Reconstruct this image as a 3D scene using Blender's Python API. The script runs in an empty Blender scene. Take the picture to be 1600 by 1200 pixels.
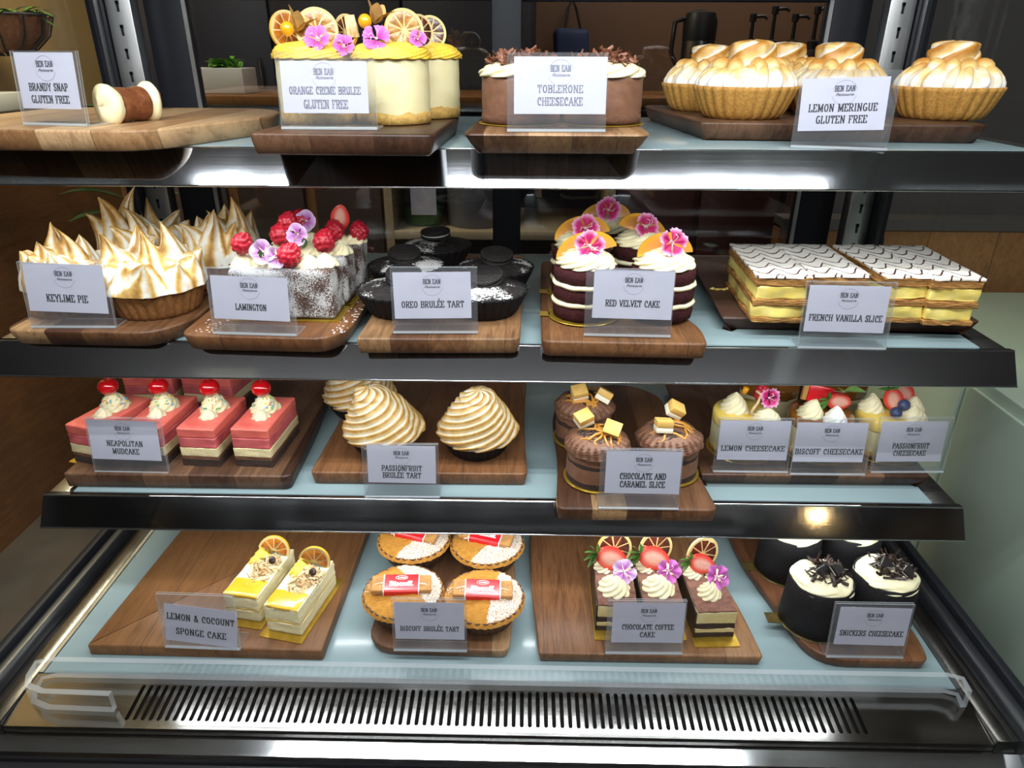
import bpy, bmesh, math, random
from math import sin, cos, pi, atan2, hypot
from mathutils import Vector, Matrix, noise as mnoise
sc = bpy.context.scene
COL = sc.collection
R_ = math.radians

# ------------------------------------------------------------------ camera, world, lights, exposure
cam = bpy.data.cameras.new('camera')
cam_o = bpy.data.objects.new('camera', cam); COL.objects.link(cam_o)
cam.sensor_width = 36.0; cam.lens = 36.0*1104.0/1600.0; cam.clip_start = .02; cam.clip_end = 60
PITCH, YAW, ROLL = .4372, .0176, .0037
_f = Vector((0, cos(PITCH), -sin(PITCH))); _u = Vector((0, sin(PITCH), cos(PITCH))); _r = Vector((1, 0, 0))
_r2 = _r*cos(ROLL)+_u*sin(ROLL); _u2 = _u*cos(ROLL)-_r*sin(ROLL)
_Z = Matrix.Rotation(YAW, 3, 'Z'); _r2 = _Z@_r2; _u2 = _Z@_u2; _f = _Z@_f
_m = Matrix((_r2, _u2, -_f)).transposed().to_4x4(); _m.translation = Vector((.03, -.75, 1.4653))
cam_o.matrix_world = _m
sc.camera = cam_o

w = bpy.data.worlds.new('room_light'); sc.world = w; w.use_nodes = True
w.node_tree.nodes['Background'].inputs[0].default_value = (.75, .82, 1, 1)
w.node_tree.nodes['Background'].inputs[1].default_value = .10

def area(name, loc, size, power, color, rot):
    l = bpy.data.lights.new(name, 'AREA'); l.shape = 'RECTANGLE'; l.size, l.size_y = size
    l.energy = power; l.color = color
    o = bpy.data.objects.new(name, l); COL.objects.link(o); o.location = loc; o.rotation_euler = rot
    return o
LED = (.93, .97, 1.0)
# led strips of the case: one along the front of the canopy, one behind the lip of each shelf
for _y in (-.352, -.402): area('canopy_led', (0, _y, 1.797), (1.10, .009), 6.4, LED, (R_(32), 0, 0))
for _z, _p in ((1.378, 1.25), (1.163, 1.25), (.95, 1.4)):
    area('shelf_led', (0, .012, _z-.0345), (1.08, .010), _p, LED, (R_(14), 0, 0))
# lamps of the cafe; the wide front one is an added, unseen fill
area('cafe_front_fill', (0, -2.42, 2.62), (3.6, .42), 62.0, (.97, .98, 1), (R_(50), 0, 0))
area('kitchen_ceiling_light', (.75, 1.55, 2.66), (.8, .3), 30.0, (1, .80, .62), (0, 0, 0))
area('left_room_light', (-1.0, .95, 2.6), (.5, .8), 46.0, (1, .88, .60), (0, 0, 0))
area('right_room_light', (.84, .15, 2.4), (.25, .9), 6.0, (.95, 1, .95), (0, 0, 0))

sc.view_settings.view_transform = 'Standard'; sc.view_settings.look = 'None'
sc.view_settings.exposure = -0.12; sc.view_settings.gamma = 1.0; sc.view_settings.use_curve_mapping = False
cy = sc.cycles
cy.max_bounces = 7; cy.diffuse_bounces = 3; cy.glossy_bounces = 4; cy.transmission_bounces = 6
cy.transparent_max_bounces = 20; cy.caustics_reflective = False; cy.caustics_refractive = False
cy.sample_clamp_indirect = 4.0

# ------------------------------------------------------------------ helpers: scene objects
def tag(o, label=None, cat=None, group=None, kind=None):
    if label: o['label'] = label
    if cat: o['category'] = cat
    if group: o['group'] = group
    if kind: o['kind'] = kind
    return o
def thing(name, label, cat, loc=(0, 0, 0), rz=0, group=None):
    o = bpy.data.objects.new(name, None); COL.objects.link(o); o.empty_display_size = .02
    o.location = loc; o.rotation_euler = (0, 0, rz)
    return tag(o, label, cat, group)

class M:
    """collects verts, faces, material slots and one per-vertex value t; build() links ONE mesh object"""
    def __init__(s): s.v = []; s.f = []; s.mi = []; s.t = []; s.k = 0
    def mark(s): s.k = len(s.v); return s
    def add(s, vs, fs, mi=0, t=0.0):
        b = len(s.v); s.v.extend(Vector(p) for p in vs)
        s.t.extend(t if isinstance(t, (list, tuple)) else [t]*len(vs))
        for f in fs: s.f.append([b+i for i in f]); s.mi.append(mi)
        return s
    def xf(s, loc=(0, 0, 0), rot=(0, 0, 0), sc=1.0):
        """transform what was added since mark()"""
        m = Matrix.Translation(loc) @ Matrix.Rotation(rot[2], 4, 'Z') @ Matrix.Rotation(rot[1], 4, 'Y') @ Matrix.Rotation(rot[0], 4, 'X')
        S = Vector((sc, sc, sc)) if not isinstance(sc, (tuple, list)) else Vector(sc)
        for i in range(s.k, len(s.v)): s.v[i] = m @ (s.v[i]*S)
        s.k = len(s.v); return s
    def jit(s, amp, fr, seed=0, axes=(1, 1, 1)):
        o = Vector((seed*3.7, seed*1.3, seed*7.1))
        for i in range(s.k, len(s.v)):
            n = mnoise.noise_vector(s.v[i]*fr+o); s.v[i] = s.v[i]+Vector((n.x*axes[0], n.y*axes[1], n.z*axes[2]))*amp
        return s
    def grid(s, P, closed=False, mi=0, t=None, flip=False):
        """P[j][i] rows of points -> quads"""
        nr, nc = len(P), len(P[0]); b = len(s.v)
        for j in range(nr):
            for i in range(nc):
                s.v.append(Vector(P[j][i])); s.t.append(t[j][i] if t else 0.0)
        for j in range(nr-1):
            for i in range(nc if closed else nc-1):
                a = b+j*nc+i; c = b+j*nc+(i+1) % nc; d = c+nc; e = a+nc
                s.f.append([a, e, d, c] if flip else [a, c, d, e]); s.mi.append(mi)
        return s
    def lathe(s, prof, n=48, mod=None, mi=0, c=(0, 0, 0), t=None, caps=True):
        P = []; T = []
        for j, (r, z) in enumerate(prof):
            row = []; tr = []
            for i in range(n):
                th = 2*pi*i/n; rr, zz, tt = r, z, 0.0
                if mod:
                    q = mod(th, j/(len(prof)-1), r, z); rr, zz = q[0], q[1]; tt = q[2] if len(q) > 2 else 0.0
                row.append((c[0]+rr*cos(th), c[1]+rr*sin(th), c[2]+zz)); tr.append(tt)
            P.append(row); T.append(tr)
        b = len(s.v); s.grid(P, True, mi, T)
        if caps:
            if prof[0][0] > 1e-5: s.f.append([b+i for i in range(n)][::-1]); s.mi.append(mi)
            k = b+(len(prof)-1)*n
            if prof[-1][0] > 1e-5: s.f.append([k+i for i in range(n)]); s.mi.append(mi)
        return s
    def disc(s, r, z0, z1, n=48, mi=0, c=(0, 0, 0), bev=.0008, mod=None):
        return s.lathe([(r-bev, z0), (r, z0+bev), (r, z1-bev), (r-bev, z1)], n, mod, mi, c)
    def tube(s, path, r, n=8, mi=0, t=0.0, caps=True, flat=1.0):
        pts = [Vector(p) for p in path]; P = []; up = Vector((.13, .21, 1)).normalized(); N = None
        for j, p in enumerate(pts):
            d = (pts[min(j+1, len(pts)-1)]-pts[max(j-1, 0)])
            if d.length < 1e-9: d = Vector((0, 0, 1))
            d.normalize()
            if N is None:
                N = d.cross(up)
                if N.length < 1e-3: N = d.cross(Vector((1, 0, 0)))
            N = (N-d*N.dot(d)); N.normalize(); B = d.cross(N)
            rr = r[j] if isinstance(r, (list, tuple)) else r
            P.append([p+N*(rr*cos(2*pi*i/n))+B*(rr*flat*sin(2*pi*i/n)) for i in range(n)])
        b = len(s.v); s.grid(P, True, mi, [[t]*n for _ in P])
        if caps:
            s.f.append([b+i for i in range(n)][::-1]); s.mi.append(mi)
            k = b+(len(P)-1)*n; s.f.append([k+i for i in range(n)]); s.mi.append(mi)
        return s
    def box(s, lo, hi, mi=0, bev=0.0, seg=2, cuts=0, t=0.0):
        lo, hi = Vector(lo), Vector(hi); bm = bmesh.new(); bmesh.ops.create_cube(bm, size=1.0)
        for v in bm.verts: v.co = Vector((lo[i]+(v.co[i]+.5)*(hi[i]-lo[i]) for i in range(3)))
        if cuts: bmesh.ops.subdivide_edges(bm, edges=bm.edges[:], cuts=cuts, use_grid_fill=True)
        if bev:
            ed = [e for e in bm.edges if len(e.link_faces) == 2 and e.calc_face_angle(0) > .5]
            bmesh.ops.bevel(bm, geom=ed, offset=bev, segments=seg, profile=.5, affect='EDGES', clamp_overlap=True)
        bm.verts.index_update()
        s.add([v.co.copy() for v in bm.verts], [[v.index for v in f.verts] for f in bm.faces], mi, t); bm.free(); return s
    def prism(s, poly, levels, mi=0, mi_top=None):
        """poly: ccw plan outline; levels: (z, inset) from below to above"""
        n = len(poly); nr = []
        for i in range(n):
            a, b2, c = Vector(poly[i-1]), Vector(poly[i]), Vector(poly[(i+1) % n])
            e1 = (b2-a).normalized(); e2 = (c-b2).normalized()
            v = Vector((-(e1.y+e2.y), e1.x+e2.x)); v = v/max(v.length, 1e-6)
            k = max(.5, v.dot(Vector((-e2.y, e2.x)))); nr.append(v/k)
        P = [[(poly[i][0]+nr[i].x*d, poly[i][1]+nr[i].y*d, z) for i in range(n)] for z, d in levels]
        b = len(s.v); s.grid(P, True, mi)
        s.f.append([b+i for i in range(n)][::-1]); s.mi.append(mi)
        k = b+(len(levels)-1)*n; s.f.append([k+i for i in range(n)]); s.mi.append(mi if mi_top is None else mi_top)
        return s
    def sphere(s, c, r, n=16, mi=0, t=0.0, sq=(1, 1, 1)):
        prof = [(sin(pi*j/(n//2)), -cos(pi*j/(n//2))) for j in range(n//2+1)]
        P = [[(c[0]+r*q*cos(2*pi*i/n)*sq[0], c[1]+r*q*sin(2*pi*i/n)*sq[1], c[2]+r*z*sq[2]) for i in range(n)] for q, z in prof]
        return s.grid(P, True, mi, [[t]*n for _ in P])
    def build(s, name, mats, parent=None, smooth=45, loc=None, kind=None, label=None):
        me = bpy.data.meshes.new(name); me.from_pydata(s.v, [], s.f)
        if not isinstance(mats, (list, tuple)): mats = [mats]
        for m in mats: me.materials.append(m)
        if len(mats) > 1: me.polygons.foreach_set('material_index', s.mi)
        if any(s.t):
            a = me.attributes.new('t', 'FLOAT', 'POINT'); a.data.foreach_set('value', s.t)
        if smooth:
            me.polygons.foreach_set('use_smooth', [True]*len(me.polygons)); me.update()
            if smooth < 180: me.set_sharp_from_angle(angle=R_(smooth))
        me.update()
        o = bpy.data.objects.new(name, me); COL.objects.link(o)
        if parent: o.parent = parent
        if loc: o.location = loc
        if kind: o['kind'] = kind
        if label: o['label'] = label
        return o

def fbm(p, fr, seed=0): return mnoise.noise(Vector(p)*fr+Vector((seed*5.3, seed*2.1, seed*9.7)))

# ------------------------------------------------------------------ materials
MATS = {}
class NT:
    def __init__(s, m): s.t = m.node_tree; s.n = s.t.nodes; s.out = s.n['Material Output']; s.b = s.n['Principled BSDF']
    def new(s, ty, **kw):
        x = s.n.new(ty)
        for k, v in kw.items(): setattr(x, k, v)
        return x
    def link(s, a, b): s.t.links.new(a, b)
    def coord(s): return s.new('ShaderNodeTexCoord').outputs['Object']
    def noise(s, scale, detail=4, vec=None, rough=.55, dist=0.0):
        x = s.new('ShaderNodeTexNoise'); x.inputs['Scale'].default_value = scale; x.inputs['Detail'].default_value = detail
        x.inputs['Roughness'].default_value = rough; x.inputs['Distortion'].default_value = dist
        s.link(vec if vec else s.coord(), x.inputs['Vector']); return x.outputs['Fac']
    def ramp(s, fac, stops):
        x = s.new('ShaderNodeValToRGB'); e = x.color_ramp.elements
        while len(e) < len(stops): e.new(.5)
        for q, (p, c) in zip(e, stops): q.position = p; q.color = (c[0], c[1], c[2], 1)
        s.link(fac, x.inputs[0]); return x.outputs[0]
    def mix(s, fac, a, b):
        x = s.new('ShaderNodeMix', data_type='RGBA')
        s.link(fac, x.inputs[0])
        for sock, v in ((x.inputs[6], a), (x.inputs[7], b)):
            if isinstance(v, tuple): sock.default_value = (v[0], v[1], v[2], 1)
            else: s.link(v, sock)
        return x.outputs[2]
    def math(s, op, a, b=None, c=None):
        x = s.new('ShaderNodeMath', operation=op)
        for i, v in enumerate((a, b, c)):
            if v is None: continue
            if isinstance(v, (int, float)): x.inputs[i].default_value = v
            else: s.link(v, x.inputs[i])
        return x.outputs[0]
    def bump(s, h, strength, dist=.001):
        x = s.new('ShaderNodeBump'); x.inputs['Strength'].default_value = strength; x.inputs['Distance'].default_value = dist
        s.link(h, x.inputs['Height']); s.link(x.outputs[0], s.b.inputs['Normal'])
    def attr(s):
        return s.new('ShaderNodeAttribute', attribute_name='t').outputs['Fac']
def base(name, rough=.6, metal=0.0, spec=.5, coat=0.0, sss=0.0):
    m = bpy.data.materials.new(name); m.use_nodes = True; q = NT(m); b = q.b
    b.inputs['Roughness'].default_value = rough; b.inputs['Metallic'].default_value = metal
    b.inputs['Specular IOR Level'].default_value = spec; b.inputs['Coat Weight'].default_value = coat
    b.inputs['Coat Roughness'].default_value = .08
    if sss: b.inputs['Subsurface Weight'].default_value = sss; b.inputs['Subsurface Radius'].default_value = (.006, .004, .002)
    MATS[name] = m; return m, q
def mat(name, c, c2=None, rough=.6, scale=60, bump=0.0, bscale=None, bdist=.001, lo=.35, hi=.65, **kw):
    """colour c (mottled with c2) and an optional bump"""
    m, q = base(name, rough, **kw)
    if c2:
        q.link(q.ramp(q.noise(scale), [(lo, c), (hi, c2)]), q.b.inputs['Base Color'])
    else: q.b.inputs['Base Color'].default_value = (*c, 1)
    if bump: q.bump(q.noise(bscale or scale*2), bump, bdist)
    return m
def mat_t(name, c0, c1, rough=.6, bump=0.0, bscale=200, bdist=.001, mid=None, nz=0.0, **kw):
    """colour from the mesh value t: a real two-tone of the thing itself (toasting, petal margins, dusting)"""
    m, q = base(name, rough, **kw)
    f = q.attr()
    if nz: f = q.math('ADD', f, q.math('MULTIPLY', q.math('SUBTRACT', q.noise(nz, 5), .5), .9))
    st = [(.05, c0), (.95, c1)] if not mid else [(.05, c0), (.5, mid), (.95, c1)]
    q.link(q.ramp(f, st), q.b.inputs['Base Color'])
    if bump: q.bump(q.noise(bscale), bump, bdist)
    return m
def mat_speck(name, c, spk, scale, thr, rough=.7, bump=.5, soft=.06, use_t=False, c2=None, spec=.4):
    """specks (dusted sugar, coconut, crumbs) of colour spk over colour c; with use_t the mesh value t says where they lie thick"""
    m, q = base(name, rough, spec=spec)
    n = q.noise(scale, 3, rough=.7)
    h = n
    if use_t: n = q.math('ADD', n, q.math('MULTIPLY', q.math('SUBTRACT', q.attr(), .5), .55))
    f = q.ramp(n, [(thr-soft, (0, 0, 0)), (thr+soft, (1, 1, 1))])
    cc = c
    if c2: cc = q.ramp(q.noise(scale*.3), [(.35, c), (.65, c2)])
    q.link(q.mix(f, cc, spk), q.b.inputs['Base Color']); q.bump(h, bump, .0025)
    return m
def glassy(name, tint=(1, 1, 1), refl=.5, haze=0.0, hazecol=(.8, .85, .9), rough=.02):
    """a clear pane: light passes straight through, the surface mirrors by fresnel"""
    m, q = base(name)
    q.n.remove(q.b)
    tr = q.new('ShaderNodeBsdfTransparent'); tr.inputs[0].default_value = (*tint, 1)
    gl = q.new('ShaderNodeBsdfGlossy'); gl.inputs['Roughness'].default_value = rough
    fr = q.new('ShaderNodeLayerWeight')   # schlick, the same from both sides of the pane
    mx = q.new('ShaderNodeMixShader'); q.link(q.math('MULTIPLY', q.math('MULTIPLY_ADD', q.math('POWER', fr.outputs['Facing'], 5.0), .96, .04), refl), mx.inputs[0])
    last = tr.outputs[0]
    if haze:
        df = q.new('ShaderNodeBsdfTranslucent'); df.inputs[0].default_value = (*hazecol, 1)
        d2 = q.new('ShaderNodeBsdfDiffuse'); d2.inputs[0].default_value = (*hazecol, 1)
        m3 = q.new('ShaderNodeMixShader'); m3.inputs[0].default_value = .5; q.link(df.outputs[0], m3.inputs[1]); q.link(d2.outputs[0], m3.inputs[2])
        m2 = q.new('ShaderNodeMixShader'); m2.inputs[0].default_value = haze; q.link(last, m2.inputs[1]); q.link(m3.outputs[0], m2.inputs[2]); last = m2.outputs[0]
    q.link(last, mx.inputs[1]); q.link(gl.outputs[0], mx.inputs[2]); q.link(mx.outputs[0], q.out.inputs[0])
    return m
def wood(name, cols, strip=.042, grain=1.0, rough=.42, dark=.55):
    """edge-glued boards: strips along the depth, each of its own tone, with streaky grain"""
    m, q = base(name, rough, spec=.35)
    oi = q.new('ShaderNodeObjectInfo'); co = q.coord()
    sp = q.new('ShaderNodeSeparateXYZ'); q.link(co, sp.inputs[0])
    x = q.math('ADD', q.math('DIVIDE', sp.outputs[0], strip), q.math('MULTIPLY', oi.outputs['Random'], 37.0))
    idx = q.math('FLOOR', x)
    wn = q.new('ShaderNodeTexWhiteNoise', noise_dimensions='1D'); q.link(idx, wn.inputs['W'])
    mp = q.new('ShaderNodeMapping'); mp.inputs['Scale'].default_value = (1.0, .09, .5); q.link(co, mp.inputs[0])
    sh = q.new('ShaderNodeCombineXYZ'); q.link(q.math('MULTIPLY', wn.outputs[0], 5.0), sh.inputs[0]); q.link(q.math('MULTIPLY', oi.outputs['Random'], 9.0), sh.inputs[2])
    va = q.new('ShaderNodeVectorMath', operation='ADD'); q.link(mp.outputs[0], va.inputs[0]); q.link(sh.outputs[0], va.inputs[1])
    g1 = q.noise(70, 5, va.outputs[0], .6, 1.2); g2 = q.noise(420, 3, va.outputs[0], .7)
    tone = q.ramp(q.math('ADD', q.math('MULTIPLY', wn.outputs[0], .85), q.math('MULTIPLY', g1, .28)), [(.15, cols[0]), (.5, cols[1]), (.85, cols[2])])
    gr = q.math('ADD', q.math('MULTIPLY', g1, .55), q.math('MULTIPLY', g2, .45))
    k = q.ramp(gr, [(.32, (dark, dark*.93, dark*.88)), (.56, (1, 1, 1))])
    mu = q.new('ShaderNodeMix', data_type='RGBA', blend_type='MULTIPLY'); mu.inputs[0].default_value = grain
    q.link(tone, mu.inputs[6]); q.link(k, mu.inputs[7])
    fx = q.math('FRACT', x); edge = q.math('MULTIPLY', q.math('LESS_THAN', fx, .018), .55)
    q.link(q.mix(edge, mu.outputs[2], (.05, .025, .012)), q.b.inputs['Base Color'])
    q.bump(gr, .15, .0006)
    return m
def brushed(name, c, rough, streak=.08, metal=1.0, along=0):
    m, q = base(name, rough, metal=metal); co = q.coord()
    mp = q.new('ShaderNodeMapping'); s = [300, 300, 300]; s[along] = 3; mp.inputs['Scale'].default_value = s; q.link(co, mp.inputs[0])
    n = q.noise(1.0, 4, mp.outputs[0]); q.b.inputs['Base Color'].default_value = (*c, 1)
    sm = q.noise(14, 5)
    q.link(q.math('ADD', q.math('MULTIPLY', n, rough*.5), q.math('ADD', q.math('MULTIPLY', sm, rough*.9), rough*.3)), q.b.inputs['Roughness'])
    q.bump(n, streak, .0004); return m

steel = brushed('brushed_steel', (.56, .57, .58), .11, .04)
steel_lip = brushed('polished_steel', (.52, .54, .58), .06, .03)
steel_dark = brushed('worn_steel', (.30, .29, .28), .28, .12)
steel_up = brushed('upright_steel', (.50, .50, .50), .34, .12, along=2)
black = mat('black_plastic', (.012, .013, .016), rough=.45, bump=.1, scale=300)
rubber = mat('black_rubber', (.010, .011, .014), rough=.35)
alu_dark = mat('dark_aluminium', (.009, .010, .014), rough=.45, spec=.2, bump=.05, scale=200)
hem = mat('bright_steel_hem', (.75, .76, .78), rough=.25, metal=1.0)
slot_shade = mat('slot_shade_black', (.004, .004, .004), rough=.9)  # black paints the shade inside the slots and below the grille
shelf_white = mat('pale_shelf_glass', (.235, .315, .33), rough=.2, coat=.15)
pane = glassy('case_glass', (.97, .985, .98), .22, .004)
pane_front = glassy('front_glass', (.985, .99, .988), .40)
pane_back = glassy('door_glass', (.66, .67, .70), 2.6)
acrylic = glassy('clear_acrylic', (.97, .975, .98), .9, .035, (.85, .87, .92), .05)
acrylic_edge = glassy('acrylic_edge', (.93, .95, .96), 1.0, .42, (.88, .92, .95), .1)
paper = mat('card_paper', (.53, .52, .61), (.57, .56, .64), rough=.8, scale=25)
ink = mat('black_ink', (.012, .012, .018), rough=.8)
ink_glare = mat('glare_pale_ink', (.24, .24, .29), rough=.8)  # glare over the lettering, put into the ink colour
ink_soft = mat('grey_ink', (.06, .06, .08), rough=.8)
white_print = mat('white_print', (.85, .82, .80), rough=.5)

W_ACACIA = wood('light_acacia', ((.19, .088, .034), (.31, .165, .072), (.46, .29, .15)), .055)
W_MID = wood('acacia_blocks', ((.070, .028, .013), (.165, .075, .032), (.36, .21, .10)), .042, 1.0, .42, .42)
W_WALNUT = wood('walnut_wood', ((.042, .018, .010), (.075, .034, .018), (.135, .068, .036)), .060, 1.0, .42, .45)
W_DARK = wood('dark_stained_wood', ((.042, .019, .013), (.062, .028, .019), (.085, .042, .028)), .20, .8)
W_RED = wood('reddish_acacia', ((.090, .033, .014), (.145, .057, .022), (.215, .098, .040)), .11, 1.0, .4, .45)
W_WARM = wood('warm_teak', ((.125, .050, .020), (.205, .093, .037), (.31, .165, .075)), .075, 1.0, .42, .45)

gold = mat('gold_card', (.62, .40, .06), (.50, .30, .03), rough=.28, metal=.75, scale=90, bump=.2)
gold_black = mat('black_gold_card', (.045, .035, .012), (.16, .11, .03), rough=.3, metal=.5, scale=50)
crust_gold = mat('golden_crust', (.47, .24, .045), (.36, .165, .03), rough=.75, scale=320, bump=.55, bscale=700, lo=.4, hi=.62)
crust_brown = mat('brown_crust', (.27, .115, .028), (.19, .075, .018), rough=.75, scale=260, bump=.6, bscale=600)
crust_black = mat('black_biscuit_crust', (.0055, .005, .006), (.010, .009, .010), rough=.6, spec=.22, scale=300, bump=.7, bscale=500)
crust_case = mat('brown_paper_case', (.060, .026, .014), (.10, .045, .022), rough=.6, scale=120)
meringue = mat_t('toasted_meringue', (.80, .77, .68), (.42, .20, .035), .5, .15, 160, mid=(.74, .52, .20), nz=90, sss=.15)
meringue_key = mat_t('torched_meringue', (.80, .78, .70), (.34, .16, .03), .55, .2, 200, mid=(.66, .42, .13), nz=120, sss=.1)
meringue_gf = mat_t('browned_meringue', (.80, .78, .74), (.47, .20, .03), .5, .1, 160, mid=(.72, .48, .17), nz=60, sss=.12)
cream = mat('whipped_cream', (.76, .68, .42), (.80, .73, .50), rough=.45, scale=70, bump=.1, sss=.2)
cream_white = mat('white_cream', (.82, .80, .72), (.84, .83, .78), rough=.45, scale=70, sss=.2)
cream_yellow = mat('yellow_curd_cream', (.90, .57, .05), (.92, .63, .09), rough=.4, scale=50, sss=.2)
cake_cream = mat('cream_cheesecake', (.70, .62, .36), (.66, .55, .27), rough=.5, scale=45, bump=.15, lo=.5, hi=.75, sss=.1)
cake_crumb = mat('biscuit_base', (.52, .33, .08), (.38, .21, .05), rough=.8, scale=180, bump=.8)
mousse = mat('chocolate_mousse', (.20, .092, .05), (.165, .072, .039), rough=.55, scale=120, bump=.35, bscale=260)
mousse_base = mat('chocolate_crumb_base', (.15, .06, .025), (.09, .035, .018), rough=.8, scale=250, bump=.8)
shaving = mat('milk_chocolate_shaving', (.23, .085, .045), (.17, .06, .03), rough=.5, scale=100)
choc_dark = mat('dark_chocolate', (.020, .010, .008), (.035, .018, .012), rough=.3, scale=60)
choc_cake = mat('dark_chocolate_sponge', (.022, .011, .008), (.040, .020, .012), rough=.85, scale=300, bump=.9)
choc_brown = mat('brown_mud_sponge', (.15, .062, .026), (.10, .040, .018), rough=.8, scale=240, bump=.7)
sponge = mat('pale_sponge', (.62, .50, .24), (.70, .60, .36), rough=.8, scale=300, bump=.6)
pink = mat('pink_cake_layer', (.62, .13, .13), (.50, .085, .095), rough=.55, scale=55, bump=.25)
coral = mat('coral_mousse_top', (.82, .17, .13), (.70, .11, .09), rough=.35, scale=35, bump=.1, lo=.5, hi=.7, coat=.1)
red_velvet = mat('red_velvet_sponge', (.030, .006, .008), (.055, .013, .013), rough=.85, spec=.15, scale=260, bump=1.0)
lamington = mat_speck('coconut_chocolate_coat', (.060, .028, .018), (.62, .61, .59), 700, .475, .85, .9, .04, True, (.10, .05, .035))
oreo_top = mat_speck('dark_crumb_sugar', (.012, .010, .010), (.80, .78, .75), 430, .60, .7, .8, .03, True, (.028, .021, .020), spec=.25)
biscoff_top = mat_speck('spiced_crumb', (.58, .27, .035), (.88, .83, .75), 620, .56, .8, .8, .04, True, (.47, .195, .022))
coffee_top = mat('cocoa_dust', (.11, .045, .03), (.19, .085, .055), rough=.9, scale=160, bump=.4)
coffee_cream = mat('coffee_buttercream', (.60, .48, .20), (.66, .55, .28), rough=.5, scale=80, bump=.1)
curd = mat('lemon_curd', (.78, .46, .035), (.72, .40, .02), rough=.2, scale=40, coat=.4)
glaze_lemon = mat('lemon_glaze', (.80, .56, .10), (.82, .60, .14), rough=.25, scale=30, coat=.3)
glaze_caramel = mat('caramel_glaze', (.26, .10, .015), (.20, .07, .01), rough=.15, scale=30, coat=.6)
caramel = mat('caramel_sauce', (.50, .22, .03), rough=.22, coat=.5)
fudge = mat('vanilla_fudge', (.74, .42, .09), (.78, .50, .15), rough=.5, scale=80)
fudge_white = mat('white_fudge', (.82, .76, .58), rough=.5)
toast_coconut = mat('toasted_coconut', (.76, .62, .38), (.55, .33, .13), rough=.7, scale=120)
rind_yellow = mat('lemon_rind', (.72, .42, .03), (.62, .32, .02), rough=.45, scale=120, bump=.3)
pith = mat('citrus_pith', (.60, .45, .19), rough=.6)
flesh_gold = mat('dried_lemon_flesh', (.46, .22, .035), (.20, .075, .012), rough=.3, scale=120, bump=.6, coat=.2)
flesh_dark = mat('dried_orange_flesh', (.10, .022, .008), (.03, .008, .005), rough=.3, scale=120, bump=.6, coat=.2)
flesh_amber = mat('candied_orange_flesh', (.45, .15, .015), (.26, .07, .01), rough=.25, scale=120, bump=.6, coat=.3)
peach = mat_t('peach_slice', (.72, .30, .07), (.74, .36, .02), .35, coat=.2)
petal_mag = mat_t('magenta_petal', (.46, .004, .10), (.78, .38, .60), .6, mid=(.50, .006, .13))
petal_pink = mat_t('pink_petal', (.42, .04, .30), (.60, .17, .52), .6)
petal_lilac = mat_t('lilac_petal', (.50, .13, .50), (.74, .55, .80), .6)
stamen = mat('pale_stamen', (.75, .60, .62), rough=.6)
leaf = mat('green_leaf', (.05, .15, .02), (.09, .24, .04), rough=.45, scale=60)
leaf_dark = mat('dark_green_leaf', (.012, .04, .012), (.02, .06, .02), rough=.35, scale=20)
mint = mat('mint_leaf', (.22, .38, .10), (.16, .30, .07), rough=.5, scale=100, bump=.4)
berry_red = mat('raspberry_skin', (.50, .012, .03), (.40, .008, .022), rough=.38, scale=200, coat=.1)
berry_blue = mat('blueberry_skin', (.025, .035, .09), (.05, .07, .15), rough=.45, scale=90)
straw = mat_t('strawberry_flesh', (.62, .025, .018), (.80, .42, .33), .3, .3, 300, mid=(.70, .09, .06), coat=.3)
cherry_red = mat('glace_cherry', (.52, .004, .008), (.44, .003, .006), rough=.1, scale=30, coat=.8)
stem_red = mat('cherry_stalk', (.30, .02, .015), rough=.5)
physalis = mat('golden_berry', (.80, .33, .01), rough=.25, coat=.4)
husk = mat('papery_husk', (.50, .30, .09), (.36, .2, .06), rough=.6, scale=90)
brandy = mat('caramel_wafer', (.23, .075, .025), (.14, .042, .016), rough=.4, scale=130, bump=.6, coat=.2)
brandy_cream = mat('piped_cream', (.84, .74, .42), (.86, .79, .55), rough=.4, scale=30, sss=.2)
biscuit = mat('caramel_biscuit', (.50, .25, .07), (.42, .19, .045), rough=.7, scale=150, bump=.4)
wrap_red = mat('red_wrapper', (.62, .012, .018), rough=.25, coat=.3)
wrap_clear = glassy('clear_wrapper', (.97, .96, .95), 1.0, .03, (.9, .9, .9), .06)
oreo_bis = mat('black_cookie', (.012, .010, .010), (.022, .018, .017), rough=.6, spec=.3, scale=300, bump=.3)
def pastry_mat():
    m, q = base('puff_pastry', .75, spec=.3); mp = q.new('ShaderNodeMapping'); mp.inputs['Scale'].default_value = (90, 90, 900); q.link(q.coord(), mp.inputs[0])
    n = q.noise(1.0, 4, mp.outputs[0], .6); q.link(q.ramp(n, [(.36, (.16, .062, .014)), (.52, (.36, .165, .04)), (.68, (.52, .29, .09))]), q.b.inputs['Base Color']); q.bump(n, 1.0, .002); return m
pastry = pastry_mat()
custard = mat('vanilla_custard', (.76, .58, .12), (.80, .66, .22), rough=.4, scale=60, bump=.3, sss=.1)
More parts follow.
